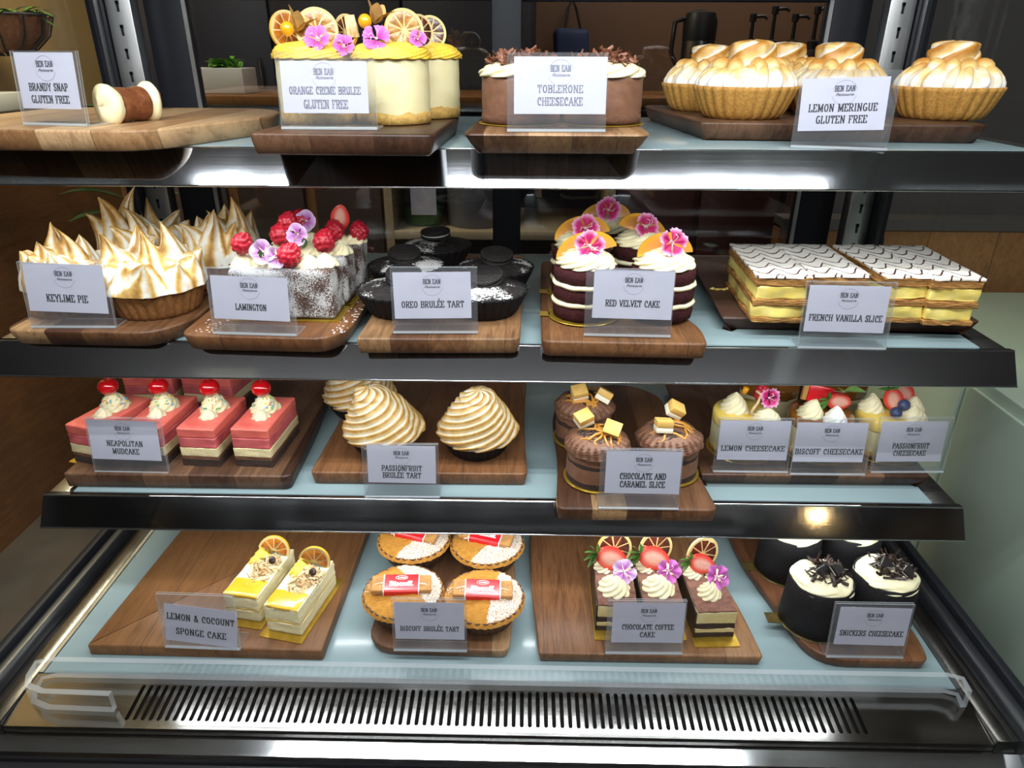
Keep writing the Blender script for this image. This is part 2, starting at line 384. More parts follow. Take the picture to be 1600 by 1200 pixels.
def icing_mat():
    m, q = base('feathered_icing', .3, coat=.2)
    sp = q.new('ShaderNodeSeparateXYZ'); q.link(q.coord(), sp.inputs[0])
    tri = q.math('PINGPONG', q.math('ADD', sp.outputs[0], .5), .0155)
    tri = q.math('MULTIPLY', q.math('SMOOTH_MIN', q.math('MULTIPLY', tri, 1.25), .0150, .008), 1.0)
    wob = q.math('MULTIPLY', q.math('SUBTRACT', q.noise(70, 2), .5), .010)
    y = q.math('ADD', q.math('ADD', sp.outputs[1], q.math('MULTIPLY', tri, 1.45)), wob)
    d = q.math('ABSOLUTE', q.math('SUBTRACT', q.math('FRACT', q.math('DIVIDE', q.math('ADD', y, 1.0), .0225)), .5))
    f = q.math('LESS_THAN', d, .075)
    soft = q.math('MULTIPLY', q.math('LESS_THAN', d, .13), .25)
    q.link(q.mix(f, q.mix(soft, (.82, .78, .70), (.40, .22, .12)), (.055, .016, .010)), q.b.inputs['Base Color']); return m
icing = icing_mat()
SPRINK = [mat('sprinkle_'+n, c, rough=.4) for n, c in (('blue', (.08, .42, .68)), ('green', (.1, .5, .12)), ('yellow', (.8, .6, .05)), ('orange', (.8, .25, .05)), ('pink', (.75, .2, .35)), ('white', (.8, .8, .8)))]
# ------------------------------------------------------------------ the room
def struct(name, m, mats, smooth=0):
    o = m.build(name, mats, smooth=smooth); o['kind'] = 'structure'; return o
paint_tan = mat('tan_wall_paint', (.26, .175, .07), (.30, .20, .085), rough=.8, scale=3)
paint_brown = mat('brown_wall_paint', (.155, .088, .052), (.17, .10, .06), rough=.6, scale=2)
paint_dark = mat('dark_cafe_paint', (.035, .03, .03), (.05, .042, .04), rough=.7, scale=2)
paint_navy = mat('navy_panel_paint', (.016, .018, .028), (.024, .026, .04), rough=.4, scale=4)
paint_green = mat('pale_green_panel', (.36, .45, .37), (.42, .50, .42), rough=.25, scale=2.5, bump=.04, bscale=5)
paint_maroon = mat('maroon_cabinet_paint', (.055, .020, .018), (.068, .026, .022), rough=.35, scale=5)
timber = wood('timber_panel', ((.15, .065, .022), (.21, .095, .032), (.27, .13, .05)), .16, .8)
timber_pale = wood('pale_shelf_timber', ((.42, .33, .2), (.48, .38, .24), (.52, .42, .28)), .2, .5)
floor_m = mat('cafe_floor', (.06, .05, .045), (.09, .075, .065), rough=.5, scale=6)
white_lam = mat('white_laminate', (.55, .56, .55), rough=.4)
struct('floor', M().box((-2.6, -4, -.1), (2.4, 2.5, 0)), floor_m)
struct('ceiling', M().box((-2.6, -4, 2.7), (2.4, 2.5, 2.8)), mat('ceiling_paint', (.30, .28, .27), rough=.8))
struct('wall_back', M().box((-2.6, 2.3, 0), (2.4, 2.4, 2.7)), paint_brown)
struct('wall_front', M().box((-2.6, -4, 0), (2.4, -3.9, 2.7)), paint_dark)
struct('wall_left', M().box((-1.75, .55, 1.1), (-1.65, 2.3, 2.7)).box((-1.75, .55, 0), (-1.65, 2.3, 1.1), 1).box((-2.6, -4, 0), (-2.5, .55, 2.7), 2), [paint_tan, timber, paint_dark])
struct('wall_right', M().box((2.3, -4, 0), (2.4, 2.3, 2.7)), paint_dark)

# left of the case: a white ledge on the wall, a hanging basket, a leafy plant
t = thing('wall_ledge', 'white ledge on the tan wall beside the brandy snap sign', 'shelf', (-1.55, 1.2, 1.31))
M().box((-.1, -.5, .0), (.1, .28, .05), 0, .004).build('ledge_board', white_lam, t)
M().box((-.1, -.5, .05), (-.07, .28, .13), 0).build('back_rail', timber, t)
for y in (-.45, .2): M().box((-.1, y, -.12), (.02, y+.03, 0)).build('bracket', black, t)
t = thing('hanging_basket', 'wire wall basket with coir liner and trailing green plant', 'planter', (-1.5, 1.52, 1.56))
m = M().lathe([(.02, -.10), (.075, -.085), (.115, -.05), (.135, 0), (.128, 0), (.10, -.045)], 28, caps=False).jit(.006, 40)
m.build('coir_liner', mat('coir_liner_fibre', (.24, .105, .045), (.16, .065, .03), rough=.9, scale=80, bump=.8), t)
m = M()
for k in range(12):
    a = 2*pi*k/12; m.tube([(r*cos(a), r*sin(a), z) for r, z in ((.02, -.104), (.079, -.089), (.119, -.052), (.139, .002))], .0028, 6)
m.tube([(.14*cos(2*pi*k/24), .14*sin(2*pi*k/24), .003) for k in range(25)], .0035, 6)
m.build('wire_frame', black, t)
def leaf_blade(m, p, d, L, W, droop=.3, mi=0, n=6):
    d = Vector(d).normalized(); s = d.cross(Vector((0, 0, 1)))
    s = s.normalized() if s.length > 1e-3 else Vector((1, 0, 0)); u = s.cross(d); P = []
    for j in range(n+1):
        q = j/n; wv = W*sin(pi*min(1, q*.94+.03))**.8*(1-.25*q)
        c = Vector(p)+d*(L*q)-Vector((0, 0, 1))*(L*droop*q*q)
        P.append([c-s*wv+u*wv*.25, c, c+s*wv+u*wv*.25])
    m.grid(P, mi=mi)
rng = random.Random(5); m = M()
for k in range(90):
    a = rng.uniform(0, 2*pi); rr = rng.uniform(0, .10)
    leaf_blade(m, (rr*cos(a), rr*sin(a), -.01), (cos(a)*.8, sin(a)*.8, rng.uniform(.2, 1.4)), rng.uniform(.05, .11), rng.uniform(.010, .018), .5)
m.build('foliage', leaf, t)
t = thing('leafy_plant', 'broad leaved dark green plant outside the left glass of the case', 'plant', (-1.12, 1.3, 0))
m = M(); rng = random.Random(9)
for k in range(16):
    a = rng.uniform(0, 6.28); z = rng.uniform(1.02, 1.36)
    leaf_blade(m, (0, 0, z), (cos(a), sin(a), rng.uniform(.1, .9)), rng.uniform(.12, .19), rng.uniform(.03, .045), .35)
m.build('foliage', leaf_dark, t)
M().tube([(0, 0, .3), (.01, 0, .8), (-.01, .01, 1.38)], .012, 8).build('stem', timber, t)
M().lathe([(.10, 0), (.14, .32), (.13, .32), (.12, .29), (0, .29)], 28).build('pot', mat('clay_pot', (.2, .08, .04), rough=.8), t)

# warm downlight of the cafe ceiling, mirrored in the third lip
t = thing('ceiling_downlight', 'small warm recessed downlight in the cafe ceiling', 'downlight', (1.91, -3.26, 2.655))
M().lathe([(.05, .045), (.05, .0), (.075, .0), (.075, .045)], 32, caps=False).build('rim', white_lam, t)
dl, q = base('warm_lamp'); q.b.inputs['Emission Color'].default_value = (1, .62, .25, 1); q.b.inputs['Emission Strength'].default_value = 90
M().disc(.05, .02, .024, 32).build('lamp_face', dl, t)
# behind the case: navy cupboard, shelf unit with jars, maroon cabinet, bench with kettle and pumps
t = thing('tall_cupboard', 'dark navy cupboard seen through the left rear glass door', 'cupboard', (-.60, 1.95, 0))
M().box((-.72, 0, 0), (.66, .34, 2.2), 0, .004).build('carcass', paint_navy, t)
for x0, x1 in ((-.70, -.25), (-.24, .20), (.21, .645)): 
    d = M().box((x0, -.02, .1), (x1, 0, 2.15), 0, .003).build('door', paint_navy, t)
    M().tube([(x1-.04, -.045, 1.25), (x1-.04, -.045, 1.45)], .006, 8).build('handle', steel_dark, d)
t = thing('open_shelf_unit', 'low open shelf unit of pale timber boards behind the case', 'shelf', (-.02, 1.45, 0))
M().box((-.36, 0, .935), (.30, .40, .962), 0, .002).box((-1.10, 0, 1.325), (1.38, .42, 1.352), 1, .002).box((-.36, 0, .45), (.30, .4, .475)).build('shelf_board', [timber_pale, timber], t)
for x in (-.385, .30): M().box((x, 0, 0), (x+.025, .40, 1.325)).build('side_panel', timber_pale, t)
M().box((-.36, .38, .05), (.30, .40, 1.325)).build('back_panel', paint_dark, t)
for x0, x1, y1 in ((-1.10, -.385, .38), (.325, 1.38, .38)):
    M().box((x0, .03, .02), (x1, y1, 1.325)).build('cabinet_panel', paint_maroon if x0 > 0 else timber, t)
for x in (.32, .58, .84, 1.1): M().box((x+.01, .012, .15), (x+.25, .03, 1.27), 0, .004).build('door', paint_maroon, t)
for x in (-1.09, -.85, -.61): M().box((x+.01, .012, .15), (x+.215, .03, 1.27), 0, .004).build('drawer_front', mat('dark_drawer_front', (.05, .032, .025), rough=.4) if x == -1.09 else MATS['dark_drawer_front'], t)
t = thing('storage_jar', 'clear glass jar holding green leaves on the pale shelf board', 'jar', (-.30, 1.57, .962))
M().lathe([(.06, 0), (.066, .01), (.066, .15), (.05, .17), (.05, .185)], 28).build('glass_body', glassy('jar_glass', (.85, .9, .88), .9, .06), t)
M().lathe([(.056, .004), (.058, .05), (0, .055)], 20).jit(.006, 60).build('contents', leaf, t)
M().disc(.054, .185, .21, 28).build('lid', white_lam, t)
M().box((-.03, -.072, .04), (.05, -.066, .15)).build('paper_tag', paper, t)
t = thing('canister', 'grey lidded canister next to the glass jar on the shelf board', 'jar', (-.13, 1.57, .962))
M().lathe([(.088, 0), (.092, .006), (.092, .20)], 32).build('body', mat('grey_canister', (.17, .175, .20), rough=.35), t)
M().disc(.094, .20, .225, 32, bev=.004).build('lid', steel_dark, t)
t = thing('planter_box', 'white planter box on the bench behind the left rear glass', 'planter', (-.905, 1.60, 1.352))
m = M().box((-.10, -.06, 0), (.085, .06, .072), 0, .003).build('box', white_lam, t)
m = M(); rng = random.Random(3)
for k in range(44):
    leaf_blade(m, (rng.uniform(-.03, .06), rng.uniform(-.03, .03), .07), (rng.uniform(-1, 1), rng.uniform(-1, .4), rng.uniform(.5, 2)), rng.uniform(.03, .075), .011, .5)
m.build('foliage', mat('bright_green_leaf', (.10, .32, .025), (.16, .4, .05), rough=.5, scale=60), t)
t = thing('kettle', 'black and steel kettle left of the four syrup pumps', 'kettle', (.545, 1.62, 1.352))
M().lathe([(.048, 0), (.05, .01), (.048, .17), (.044, .19)], 28).build('body', steel_dark, t)
M().lathe([(.051, .0), (.052, .05)], 28, caps=False).build('base', black, t)
M().lathe([(.049, .15), (.050, .20), (.042, .225), (.01, .235), (0, .235)], 28).build('lid', black, t)
M().tube([(-.045, 0, .21), (-.075, 0, .20), (-.08, 0, .12), (-.05, 0, .06)], .010, 8, flat=.7).build('handle', black, t)
pump_m = mat('dark_syrup_bottle', (.03, .02, .018), rough=.25)
for k, (x, dz, lab) in enumerate(((.700, .0, 'thick black syrup pump beside the kettle, first of four'), (.762, .02, 'tall syrup pump bottle, second of four from the kettle'), (.824, .0, 'short syrup pump bottle, third of four from the kettle'), (.886, .02, 'syrup pump bottle farthest from the kettle'))):
    t = thing('pump_bottle', lab, 'bottle', (x, 1.62, 1.352), 0, 'syrup pump bottles')
    M().lathe([(.026, 0), (.028, .006), (.028, .10), (.018, .125), (.014, .13)], 20).build('body', pump_m, t)
    M().lathe([(.016, .128), (.016, .15), (.006, .155), (.005, .20+dz), (.010, .203+dz), (.010, .222+dz), (.004, .226+dz)], 16).tube([(0, 0, .215+dz), (.03, -.005, .217+dz), (.040, -.006, .21+dz)], .0055, 8).build('pump_head', black, t)
t = thing('blue_bag', 'blue bag hanging on the brown wall behind the case', 'bag', (.20, 2.2, 1.40))
M().box((-.07, -.05, .0), (.06, .05, .15), 0, .02, 3, 2).jit(.006, 14).build('bag_body', mat('blue_fabric', (.02, .045, .12), (.03, .06, .15), rough=.7, scale=30), t)
M().tube([(-.03, 0, .145), (-.02, .02, .22), (.0, .08, .25), (.01, .02, .22), (.03, 0, .145)], .005, 6).build('strap', black, t)

# right of the case: pale green panel with a timber panel above it
t = thing('side_counter', 'pale green counter outside the right glass of the case', 'counter', (1.05, .45, 0))
M().box((-.22, -1.0, 0), (.3, .44, .955), 0, .004).build('carcass', paint_green, t)
for y in (-.97, -.50, -.03): M().box((-.228, y, .08), (-.22, y+.45, .935), 0, .003).build('panel', paint_green, t)
t = thing('timber_screen', 'reddish brown timber screen standing behind the right glass pane', 'screen', (1.15, .92, 0))
M().box((-.52, 0, 0), (.75, .05, 1.10)).build('board', timber, t)
M().box((-.52, -.01, 1.095), (.75, .055, 1.12)).build('top_rail', paint_dark, t)
t = thing('door_latch', 'black latch bar on the timber screen at the right edge', 'latch', (.86, .905, 1.02))
M().box((-.012, 0, -.06), (.012, .014, .06), 0, .004).build('bar', black, t)
M().sphere((0, -.004, -.04), .006, 12).build('screw_cap', steel_up, t)
t = thing('dark_partition', 'dark partition above the timber screen right of the case', 'partition', (1.2, 1.02, 0))
M().box((-.50, 0, 0), (.75, .05, 2.3)).build('board', paint_dark, t)
M().box((-.51, -.01, 0), (-.46, .0, 2.3)).build('edge_strip', alu_dark, t)

# ------------------------------------------------------------------ the display case
Z1, Z2, Z3, ZD = 1.378, 1.163, .95, .774
case = thing('display_case', 'glass and steel cake display case holding the lit pastry shelves', 'display case', (0, 0, 0))
M().box((-.66, -.28, .05), (.66, .56, .66), 0, .004).build('cabinet_body', steel_dark, case)
M().box((-.66, -.46, 1.86), (.66, .56, 1.98), 0, .004).build('canopy', white_lam, case)
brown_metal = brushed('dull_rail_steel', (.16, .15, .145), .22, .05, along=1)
# base: front rail, rubber seal, side rails
pr = [(-.180, .752), (-.186, .756), (-.214, .744), (-.226, .728), (-.226, .712), (-.180, .70)]
def extr(m, prof, x0, x1, mi=0):
    b = len(m.v); n = len(prof)
    m.add([(x0, y, z) for y, z in prof]+[(x1, y, z) for y, z in prof], [[i, (i+1) % n, n+(i+1) % n, n+i] for i in range(n)]+[list(range(n))[::-1], [n+i for i in range(n)]], mi); return m
extr(M(), [(-.196, .7565), (-.199, .7572), (-.2145, .7508), (-.217, .747), (-.217, .735), (-.196, .735)], -.60, .60).build('front_rail', steel, case, 30)
extr(M(), [(-.196, .735), (-.2155, .735), (-.219, .7395), (-.236, .731), (-.262, .729), (-.266, .725), (-.270, .70), (-.196, .66)], -.62, .62).build('rubber_seal', rubber, case, 30)
extr(M(), [(-.262, .733), (-.290, .722), (-.300, .70), (-.300, .60), (-.262, .60)], -.66, .66).build('glass_channel', steel_dark, case, 30)
M().box((-.575, -.19, .66), (.575, .46, .735)).build('deck_tray', black, case)
for s, nm in ((-1, 'left'), (1, 'right')):
    a, b = sorted((s*.562, s*.588))
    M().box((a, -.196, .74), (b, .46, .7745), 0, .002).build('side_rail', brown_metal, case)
    a, b = sorted((s*.588, s*.618))
    M().box((a, -.262, .735), (b, .46, .790), 0, .008, 3).build('gasket', rubber, case)
    a, b = sorted((s*.604, s*.616))
    M().box((a, -.27, .790), (b, .46, .802), 0, .002).build('gasket_lip', alu_dark, case)
    x0, x1 = s*.613, s*.621
    m = M(); yz = [(-.262, .79), (-.40, 1.86), (.46, 1.86), (.46, .79)]
    m.add([(min(x0, x1), y, z) for y, z in yz]+[(max(x0, x1), y, z) for y, z in yz], [[3, 2, 1, 0], [4, 5, 6, 7]]+[[i, (i+1) % 4, 4+(i+1) % 4, 4+i][::-1] for i in range(4)])
    m.build('side_pane', pane, case, 0)
m = M(); m.add([(-.612, -.272, .735), (.612, -.272, .735), (.612, -.410, 1.86), (-.612, -.410, 1.86), (-.612, -.266, .735), (.612, -.266, .735), (.612, -.404, 1.86), (-.612, -.404, 1.86)], [[0, 1, 2, 3], [7, 6, 5, 4], [0, 4, 5, 1], [3, 2, 6, 7], [0, 3, 7, 4], [1, 5, 6, 2]])
m.build('front_pane', pane_front, case, 0)
# slotted uprights, rear corner posts and rear sliding doors
for s in (-1, 1):
    u = M().box((s*.572-.019, .414, .76), (s*.572+.019, .440, 1.86), 0, .0015).build('upright', steel_up, case)
    m = M(); z = .82
    while z < 1.84:
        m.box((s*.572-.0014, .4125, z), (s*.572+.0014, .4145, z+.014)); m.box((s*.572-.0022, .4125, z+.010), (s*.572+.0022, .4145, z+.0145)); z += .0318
    m.build('slots', slot_shade, u)  # thin black boxes stand in for the shaded slot holes
    a, b = sorted((s*.592, s*.613))
    M().box((a, .40, .76), (b, .45, 1.86), 0, .003).build('corner_post', alu_dark, case)
    a, b = sorted((s*.594, s*.600))
    M().box((a, .39, .76), (b, .40, 1.86)).build('post_seal', rubber, case)
for x0, x1, y0, side in ((-.553, .022, .452, 0), (-.025, .553, .472, 1)):
    d = M()
    l = .066 if side == 0 else .047; r = .047 if side == 0 else .066
    for a, b, c, e in ((x0, x0+l, .76, 1.86), (x1-r, x1, .76, 1.86)): d.box((a, y0, c), (b, y0+.018, e), 0, .002)
    d.box((x0+l, y0, .76), (x1-r, y0+.018, .83), 0, .002).box((x0+l, y0, 1.538), (x1-r, y0+.018, 1.86), 0, .002)
    d = d.build('sliding_door', alu_dark, case)
    M().box((x0+l-.002, y0+.006, .83), (x1-r+.002, y0+.011, 1.54)).build('door_pane', pane_back, d)
    m = M(); e = x0+l if side == 0 else x1-r
    m.box((e-.006 if side == 0 else e, y0-.003, .83), (e if side == 0 else e+.006, y0, 1.54)).build('edge_trim', steel_up, d)
# led strips (the light itself is set with the lamps at the top)
led_m, q = base('led_diode'); q.b.inputs['Base Color'].default_value = (.9, .92, .9, 1); q.b.inputs['Emission Color'].default_value = (*LED, 1); q.b.inputs['Emission Strength'].default_value = 6
st = M().box((-.58, -.40, 1.80), (.58, -.35, 1.86)).build('led_strip', white_lam, case)
m = M()
for k in range(75): x = -.555+k*.015; m.box((x-.003, -.405, 1.80), (x+.003, -.400, 1.806))
m.build('diodes', led_m, st)
def make_shelf(z, label):
    t = thing('glass_shelf', label, 'shelf', (0, 0, z), 0, 'glass shelves of the case')
    M().box((-.552, .010, -.009), (.552, .405, 0), 0, .001).build('glass_panel', shelf_white, t)
    lp = extr(M(), [(.010, -.012), (.010, -.001), (.001, .0005), (0, 0), (-.0214, -.0348), (-.0205, -.0362), (.0015, -.0025), (.006, -.012)], -.585, .585).build('front_lip', steel_lip, t, 20)
    m = M()
    for y, z in ((.0002, -.0004), (-.0213, -.0352)): m.tube([(-.585, y, z), (.585, y, z)], .00105, 10)
    m.build('lip_hem', hem, lp, 180)
    for s in (-1, 1):
        a, b = sorted((s*.5525, s*.584))
        M().box((a, .0105, -.014), (b, .414, -.002), 0, .001).build('side_bracket', steel_dark, t)
    M().box((-.552, .405, -.012), (.552, .412, -.0005)).build('rear_rail', steel_dark, t)
    M().box((-.555, .0102, -.030), (.555, .022, -.0125), 0, .001).build('led_housing', white_lam, t)
    return t
make_shelf(Z1, 'topmost pale glass shelf with polished steel lip')
make_shelf(Z2, 'second glass shelf from the top, carrying the key lime pies')
make_shelf(Z3, 'third glass shelf from the top, carrying the neapolitan slices')
t = thing('deck_panel', 'wide pale glass deck under the lowest row of cakes', 'shelf', (0, 0, ZD))
M().box((-.556, -.124, -.010), (.556, .42, 0), 0, .001).build('glass_panel', shelf_white, t)
M().box((-.5615, -.124, -.036), (-.5565, .42, .001)).build('edge_trim', steel_up, t)
M().box((.5565, -.124, -.036), (.5615, .42, .001)).build('edge_trim', steel_up, t)
# air grille with its slots
t = thing('air_grille', 'slotted steel air grille along the front of the case', 'grille', (0, 0, 0))
y0, y1 = -.195, -.126; zz = lambda y: .7675+(y-y0)/(y1-y0)*.0065
NS = 92; xs0, xs1 = -.428, .428; pw = (xs1-xs0)/NS; hw = pw*.25; ya, yb = -.185, -.139
m = M()
def poly(pts, flip=False):
    m.add([(x, y, zz(y)) for x, y in pts], [list(range(len(pts)))[::-1 if flip else 1]])
poly([(-.561, y0), (xs0, y0), (xs0, y1), (-.561, y1)]); poly([(xs1, y0), (.561, y0), (.561, y1), (xs1, y1)])
for k in range(NS):
    xl = xs0+k*pw; xr = xl+pw; xc = xl+pw/2
    arcL = [(xc-hw*sin(a), ya+hw-hw*cos(a)) for a in [pi/2*i/4 for i in range(5)]]+[(xc-hw*cos(a), yb-hw+hw*sin(a)) for a in [pi/2*i/4 for i in range(5)]]
    poly([(xl, y0), (xc, y0)]+arcL+[(xc, y1), (xl, y1)])
    arcR = [(2*xc-x, y) for x, y in arcL]
    poly([(xr, y0), (xc, y0)]+arcR+[(xc, y1), (xr, y1)], True)
    lp = arcL+arcR[::-1][1:-1]
    n = len(lp)
    m.add([(x, y, zz(y)) for x, y in lp]+[(x, y, zz(y)-.0025) for x, y in lp], [[i, n+i, n+(i+1) % n, (i+1) % n][::-1] for i in range(n)])
m.add([(-.561, y0, zz(y0)), (.561, y0, zz(y0)), (.561, y0, .752), (-.561, y0, .752)], [[0, 3, 2, 1]])
m.build('grille_plate', brushed('grille_steel', (.31, .30, .285), .13, .06), t, 0)
M().box((-.55, y0+.002, .738), (.55, y1, .748)).build('dark_duct', slot_shade, t)
# clear acrylic guard standing at the front of the deck
t = thing('acrylic_guard', 'clear acrylic guard strip along the front of the deck', 'guard', (0, 0, ZD))
m = M(); path = [(-.44, -.175), (-.52, -.173), (-.542, -.165), (-.550, -.150), (-.549, -.136), (-.535, -.131)]+[(-.5+k*.1, -.131) for k in range(11)]+[(.535, -.131), (.549, -.136), (.550, -.150)]
P = []
for x, y in path:
    z0 = .004 if y > -.14 else -.001
    P.append((x, y, z0))
b = len(m.v); n = len(path); off = .007
vs = []; 
for i, (x, y, z) in enumerate(P):
    dx = P[min(i+1, n-1)][0]-P[max(i-1, 0)][0]; dy = P[min(i+1, n-1)][1]-P[max(i-1, 0)][1]; L = hypot(dx, dy); nx, ny = dy/L*off/2, -dx/L*off/2
    vs.append([(x-nx, y-ny, z), (x+nx, y+ny, z), (x+nx, y+ny, z+.026), (x-nx, y-ny, z+.026)])
m.grid(vs, True)
for f in range(len(m.f)):
    if f % 4 in (0, 2): m.mi[f] = 1
m.f.append([0, 1, 2, 3][::-1]); m.mi.append(1); m.f.append([(n-1)*4+i for i in range(4)]); m.mi.append(1)
m.build('acrylic_strip', [acrylic, acrylic_edge], t, 30)
# ------------------------------------------------------------------ builders: boards, signs
def round_poly(pts, rad, n=6):
    """plan outline with rounded corners; rad: one number or one per corner"""
    out = []; N = len(pts)
    for i in range(N):
        p = Vector(pts[i]); a = Vector(pts[i-1])-p; b = Vector(pts[(i+1) % N])-p
        r = rad[i] if isinstance(rad, (list, tuple)) else rad
        r = min(r, a.length*.45, b.length*.45)
        if r < 1e-4: out.append((p.x, p.y)); continue
        p0 = p+a.normalized()*r; p1 = p+b.normalized()*r
        for k in range(n+1):
            q = k/n; v = p0*(1-q)**2+p*(2*q*(1-q))+p1*q*q; out.append((v.x, v.y))
    return out
def board(name, label, pts, z, th, mtl, rad=.012, under=.0, top=.0025, group='wooden cake boards'):
    cx = sum(p[0] for p in pts)/len(pts); cyy = sum(p[1] for p in pts)/len(pts)
    q = round_poly([(p[0]-cx, p[1]-cyy) for p in pts], rad)
    m = M().prism(q, [(0, under+.002), (.0015, under), (th*.45, under*.45), (th-top, 0), (th-top*.3, top*.25), (th, top)])
    o = m.build(name, mtl, smooth=50, loc=(cx, cyy, z)); tag(o, label, 'board', group); return o

def arc(cx, cy, rx, ry, a0, a1, n=8): return [(cx+rx*cos(R_(a0+(a1-a0)*k/n)), cy+ry*sin(R_(a0+(a1-a0)*k/n))) for k in range(n+1)]
def _g():
    S = {}
    bowl = lambda y0, y1, x0=.12, x1=.95: [(x0, y0)]+arc(x1-.32, (y0+y1)/2, .32, (y1-y0)/2, -90, 90)+[(x0, y1)]
    S['A'] = (.74, [[(.02, 0), (.5, 1)], [(.5, 1), (.98, 0)], [(.22, .36), (.78, .36)]], [(.02, 0), (.98, 0)])
    S['B'] = (.66, [[(.16, 0), (.16, 1)], bowl(0, .52), bowl(.52, 1, x1=.9)], [(.08, 0), (.08, 1)])
    S['C'] = (.66, [arc(.55, .5, .43, .5, 50, 310, 14), [(.86, .62), (.86, .96)]], [])
    S['D'] = (.70, [[(.16, 0), (.16, 1)], [(.1, 0), (.5, 0)]+arc(.5, .5, .42, .5, -90, 90, 12)+[(.1, 1)]], [(.08, 0), (.08, 1)])
    S['E'] = (.60, [[(.16, 0), (.16, 1)], [(.16, 1), (.92, 1)], [(.16, .52), (.7, .52)], [(.16, 0), (.95, 0)], [(.9, 1), (.9, .8)], [(.93, 0), (.93, .22)]], [(.08, 0), (.08, 1)])
    S['F'] = (.58, [[(.16, 0), (.16, 1)], [(.16, 1), (.95, 1)], [(.16, .5), (.74, .5)], [(.92, 1), (.92, .78)]], [(.16, 0), (.08, 1)])
    S['G'] = (.70, [arc(.52, .5, .42, .5, 50, 340, 14), [(.6, .44), (1, .44)], [(.9, .44), (.9, .06)]], [])
    S['H'] = (.76, [[(.16, 0), (.16, 1)], [(.84, 0), (.84, 1)], [(.16, .52), (.84, .52)]], [(.16, 0), (.16, 1), (.84, 0), (.84, 1)])
    S['I'] = (.32, [[(.5, 0), (.5, 1)]], [(.5, 0), (.5, 1)])
    S['J'] = (.5, [[(.7, 1), (.7, .2)]+arc(.4, .2, .3, .2, 0, -150, 6)], [(.7, 1)])
    S['K'] = (.74, [[(.16, 0), (.16, 1)], [(.2, .42), (.86, 1)], [(.42, .58), (.9, 0)]], [(.16, 0), (.16, 1), (.86, 1), (.9, 0)])
    S['L'] = (.58, [[(.16, 0), (.16, 1)], [(.16, 0), (.95, 0)], [(.93, 0), (.93, .24)]], [(.16, 1), (.08, 0)])
    S['M'] = (.92, [[(.14, 0), (.14, 1)], [(.14, 1), (.5, .12)], [(.5, .12), (.86, 1)], [(.86, 1), (.86, 0)]], [(.14, 0), (.86, 0), (.1, 1), (.9, 1)])
    S['N'] = (.76, [[(.16, 0), (.16, 1)], [(.16, 1), (.84, 0)], [(.84, 0), (.84, 1)]], [(.16, 0), (.1, 1), (.84, 1)])
    S['O'] = (.70, [arc(.5, .5, .4, .5, 0, 360, 18)], [])
    S['P'] = (.62, [[(.16, 0), (.16, 1)], bowl(.46, 1)], [(.16, 0), (.08, 1)])
    S['R'] = (.70, [[(.16, 0), (.16, 1)], bowl(.5, 1, x1=.88), [(.5, .5), (.9, 0)]], [(.16, 0), (.08, 1), (.92, 0)])
    S['S'] = (.58, [arc(.5, .74, .36, .26, 40, 270, 10)+arc(.5, .26, .38, .26, 90, -140, 10), [(.82, .78), (.82, .98)], [(.14, .02), (.14, .24)]], [])
    S['T'] = (.66, [[(.5, 0), (.5, 1)], [(.05, 1), (.95, 1)], [(.06, 1), (.06, .76)], [(.94, 1), (.94, .76)]], [(.5, 0)])
    S['U'] = (.72, [[(.16, 1), (.16, .3)]+arc(.5, .3, .34, .3, 180, 360, 10)+[(.84, 1)]], [(.16, 1), (.84, 1)])
    S['V'] = (.74, [[(.04, 1), (.5, 0)], [(.5, 0), (.96, 1)]], [(.04, 1), (.96, 1)])
    S['Y'] = (.74, [[(.04, 1), (.5, .46)], [(.96, 1), (.5, .46)], [(.5, .46), (.5, 0)]], [(.04, 1), (.96, 1), (.5, 0)])
    S['&'] = (.74, [[(.95, .0), (.3, .78)]+arc(.45, .82, .17, .18, 190, -10, 8)+[(.2, .42)]+arc(.4, .24, .3, .24, 150, 330, 8)+[(.85, .45)]], [])
    S['É'] = (S['E'][0], S['E'][1]+[[(.4, 1.15), (.7, 1.4)]], S['E'][2])
    S[' '] = (.36, [], [])
    return S
GLYPH = _g()
def slab_text(m, txt, cx, cz, h, width=None, wt=.165, slope=0.0, y=-.0004, serif=True):
    """condensed slab-serif capitals, drawn as ribbons on the plane y, facing -y"""
    gap = .20; tot = sum(GLYPH[c][0] for c in txt)+gap*(len(txt)-1); k = (width/(tot*h)) if width else .86
    x = -tot*h*k/2
    def rib(a, b, wd):
        (x0, z0), (x1, z1) = a, b; d = hypot(x1-x0, z1-z0)
        if d < 1e-9: return
        nx, nz = -(z1-z0)/d*wd/2, (x1-x0)/d*wd/2; ex, ez = (x1-x0)/d*wd*.3, (z1-z0)/d*wd*.3
        pts = [(x0+nx-ex, z0+nz-ez), (x0-nx-ex, z0-nz-ez), (x1-nx+ex, z1-nz+ez), (x1+nx+ex, z1+nz+ez)]
        m.add([(p, y, q) for p, q in pts], [[0, 1, 2, 3]])
    for ch in txt:
        wd, st, se = GLYPH[ch]; W = wd*h*k
        T = lambda p: (cx+x+p[0]*W, cz+(p[1]-.5)*h+slope*(x+p[0]*W))
        for line in st:
            for a, b in zip(line, line[1:]):
                A, B = T(a), T(b); v = abs(B[1]-A[1])/(hypot(B[0]-A[0], B[1]-A[1])+1e-9)
                rib(A, B, h*wt*(.62+.38*v))
        if serif:
            for p in se:
                A = T(p); rib((A[0]-h*.095, A[1]), (A[0]+h*.095, A[1]), h*wt*.62)
        x += W+gap*h*k
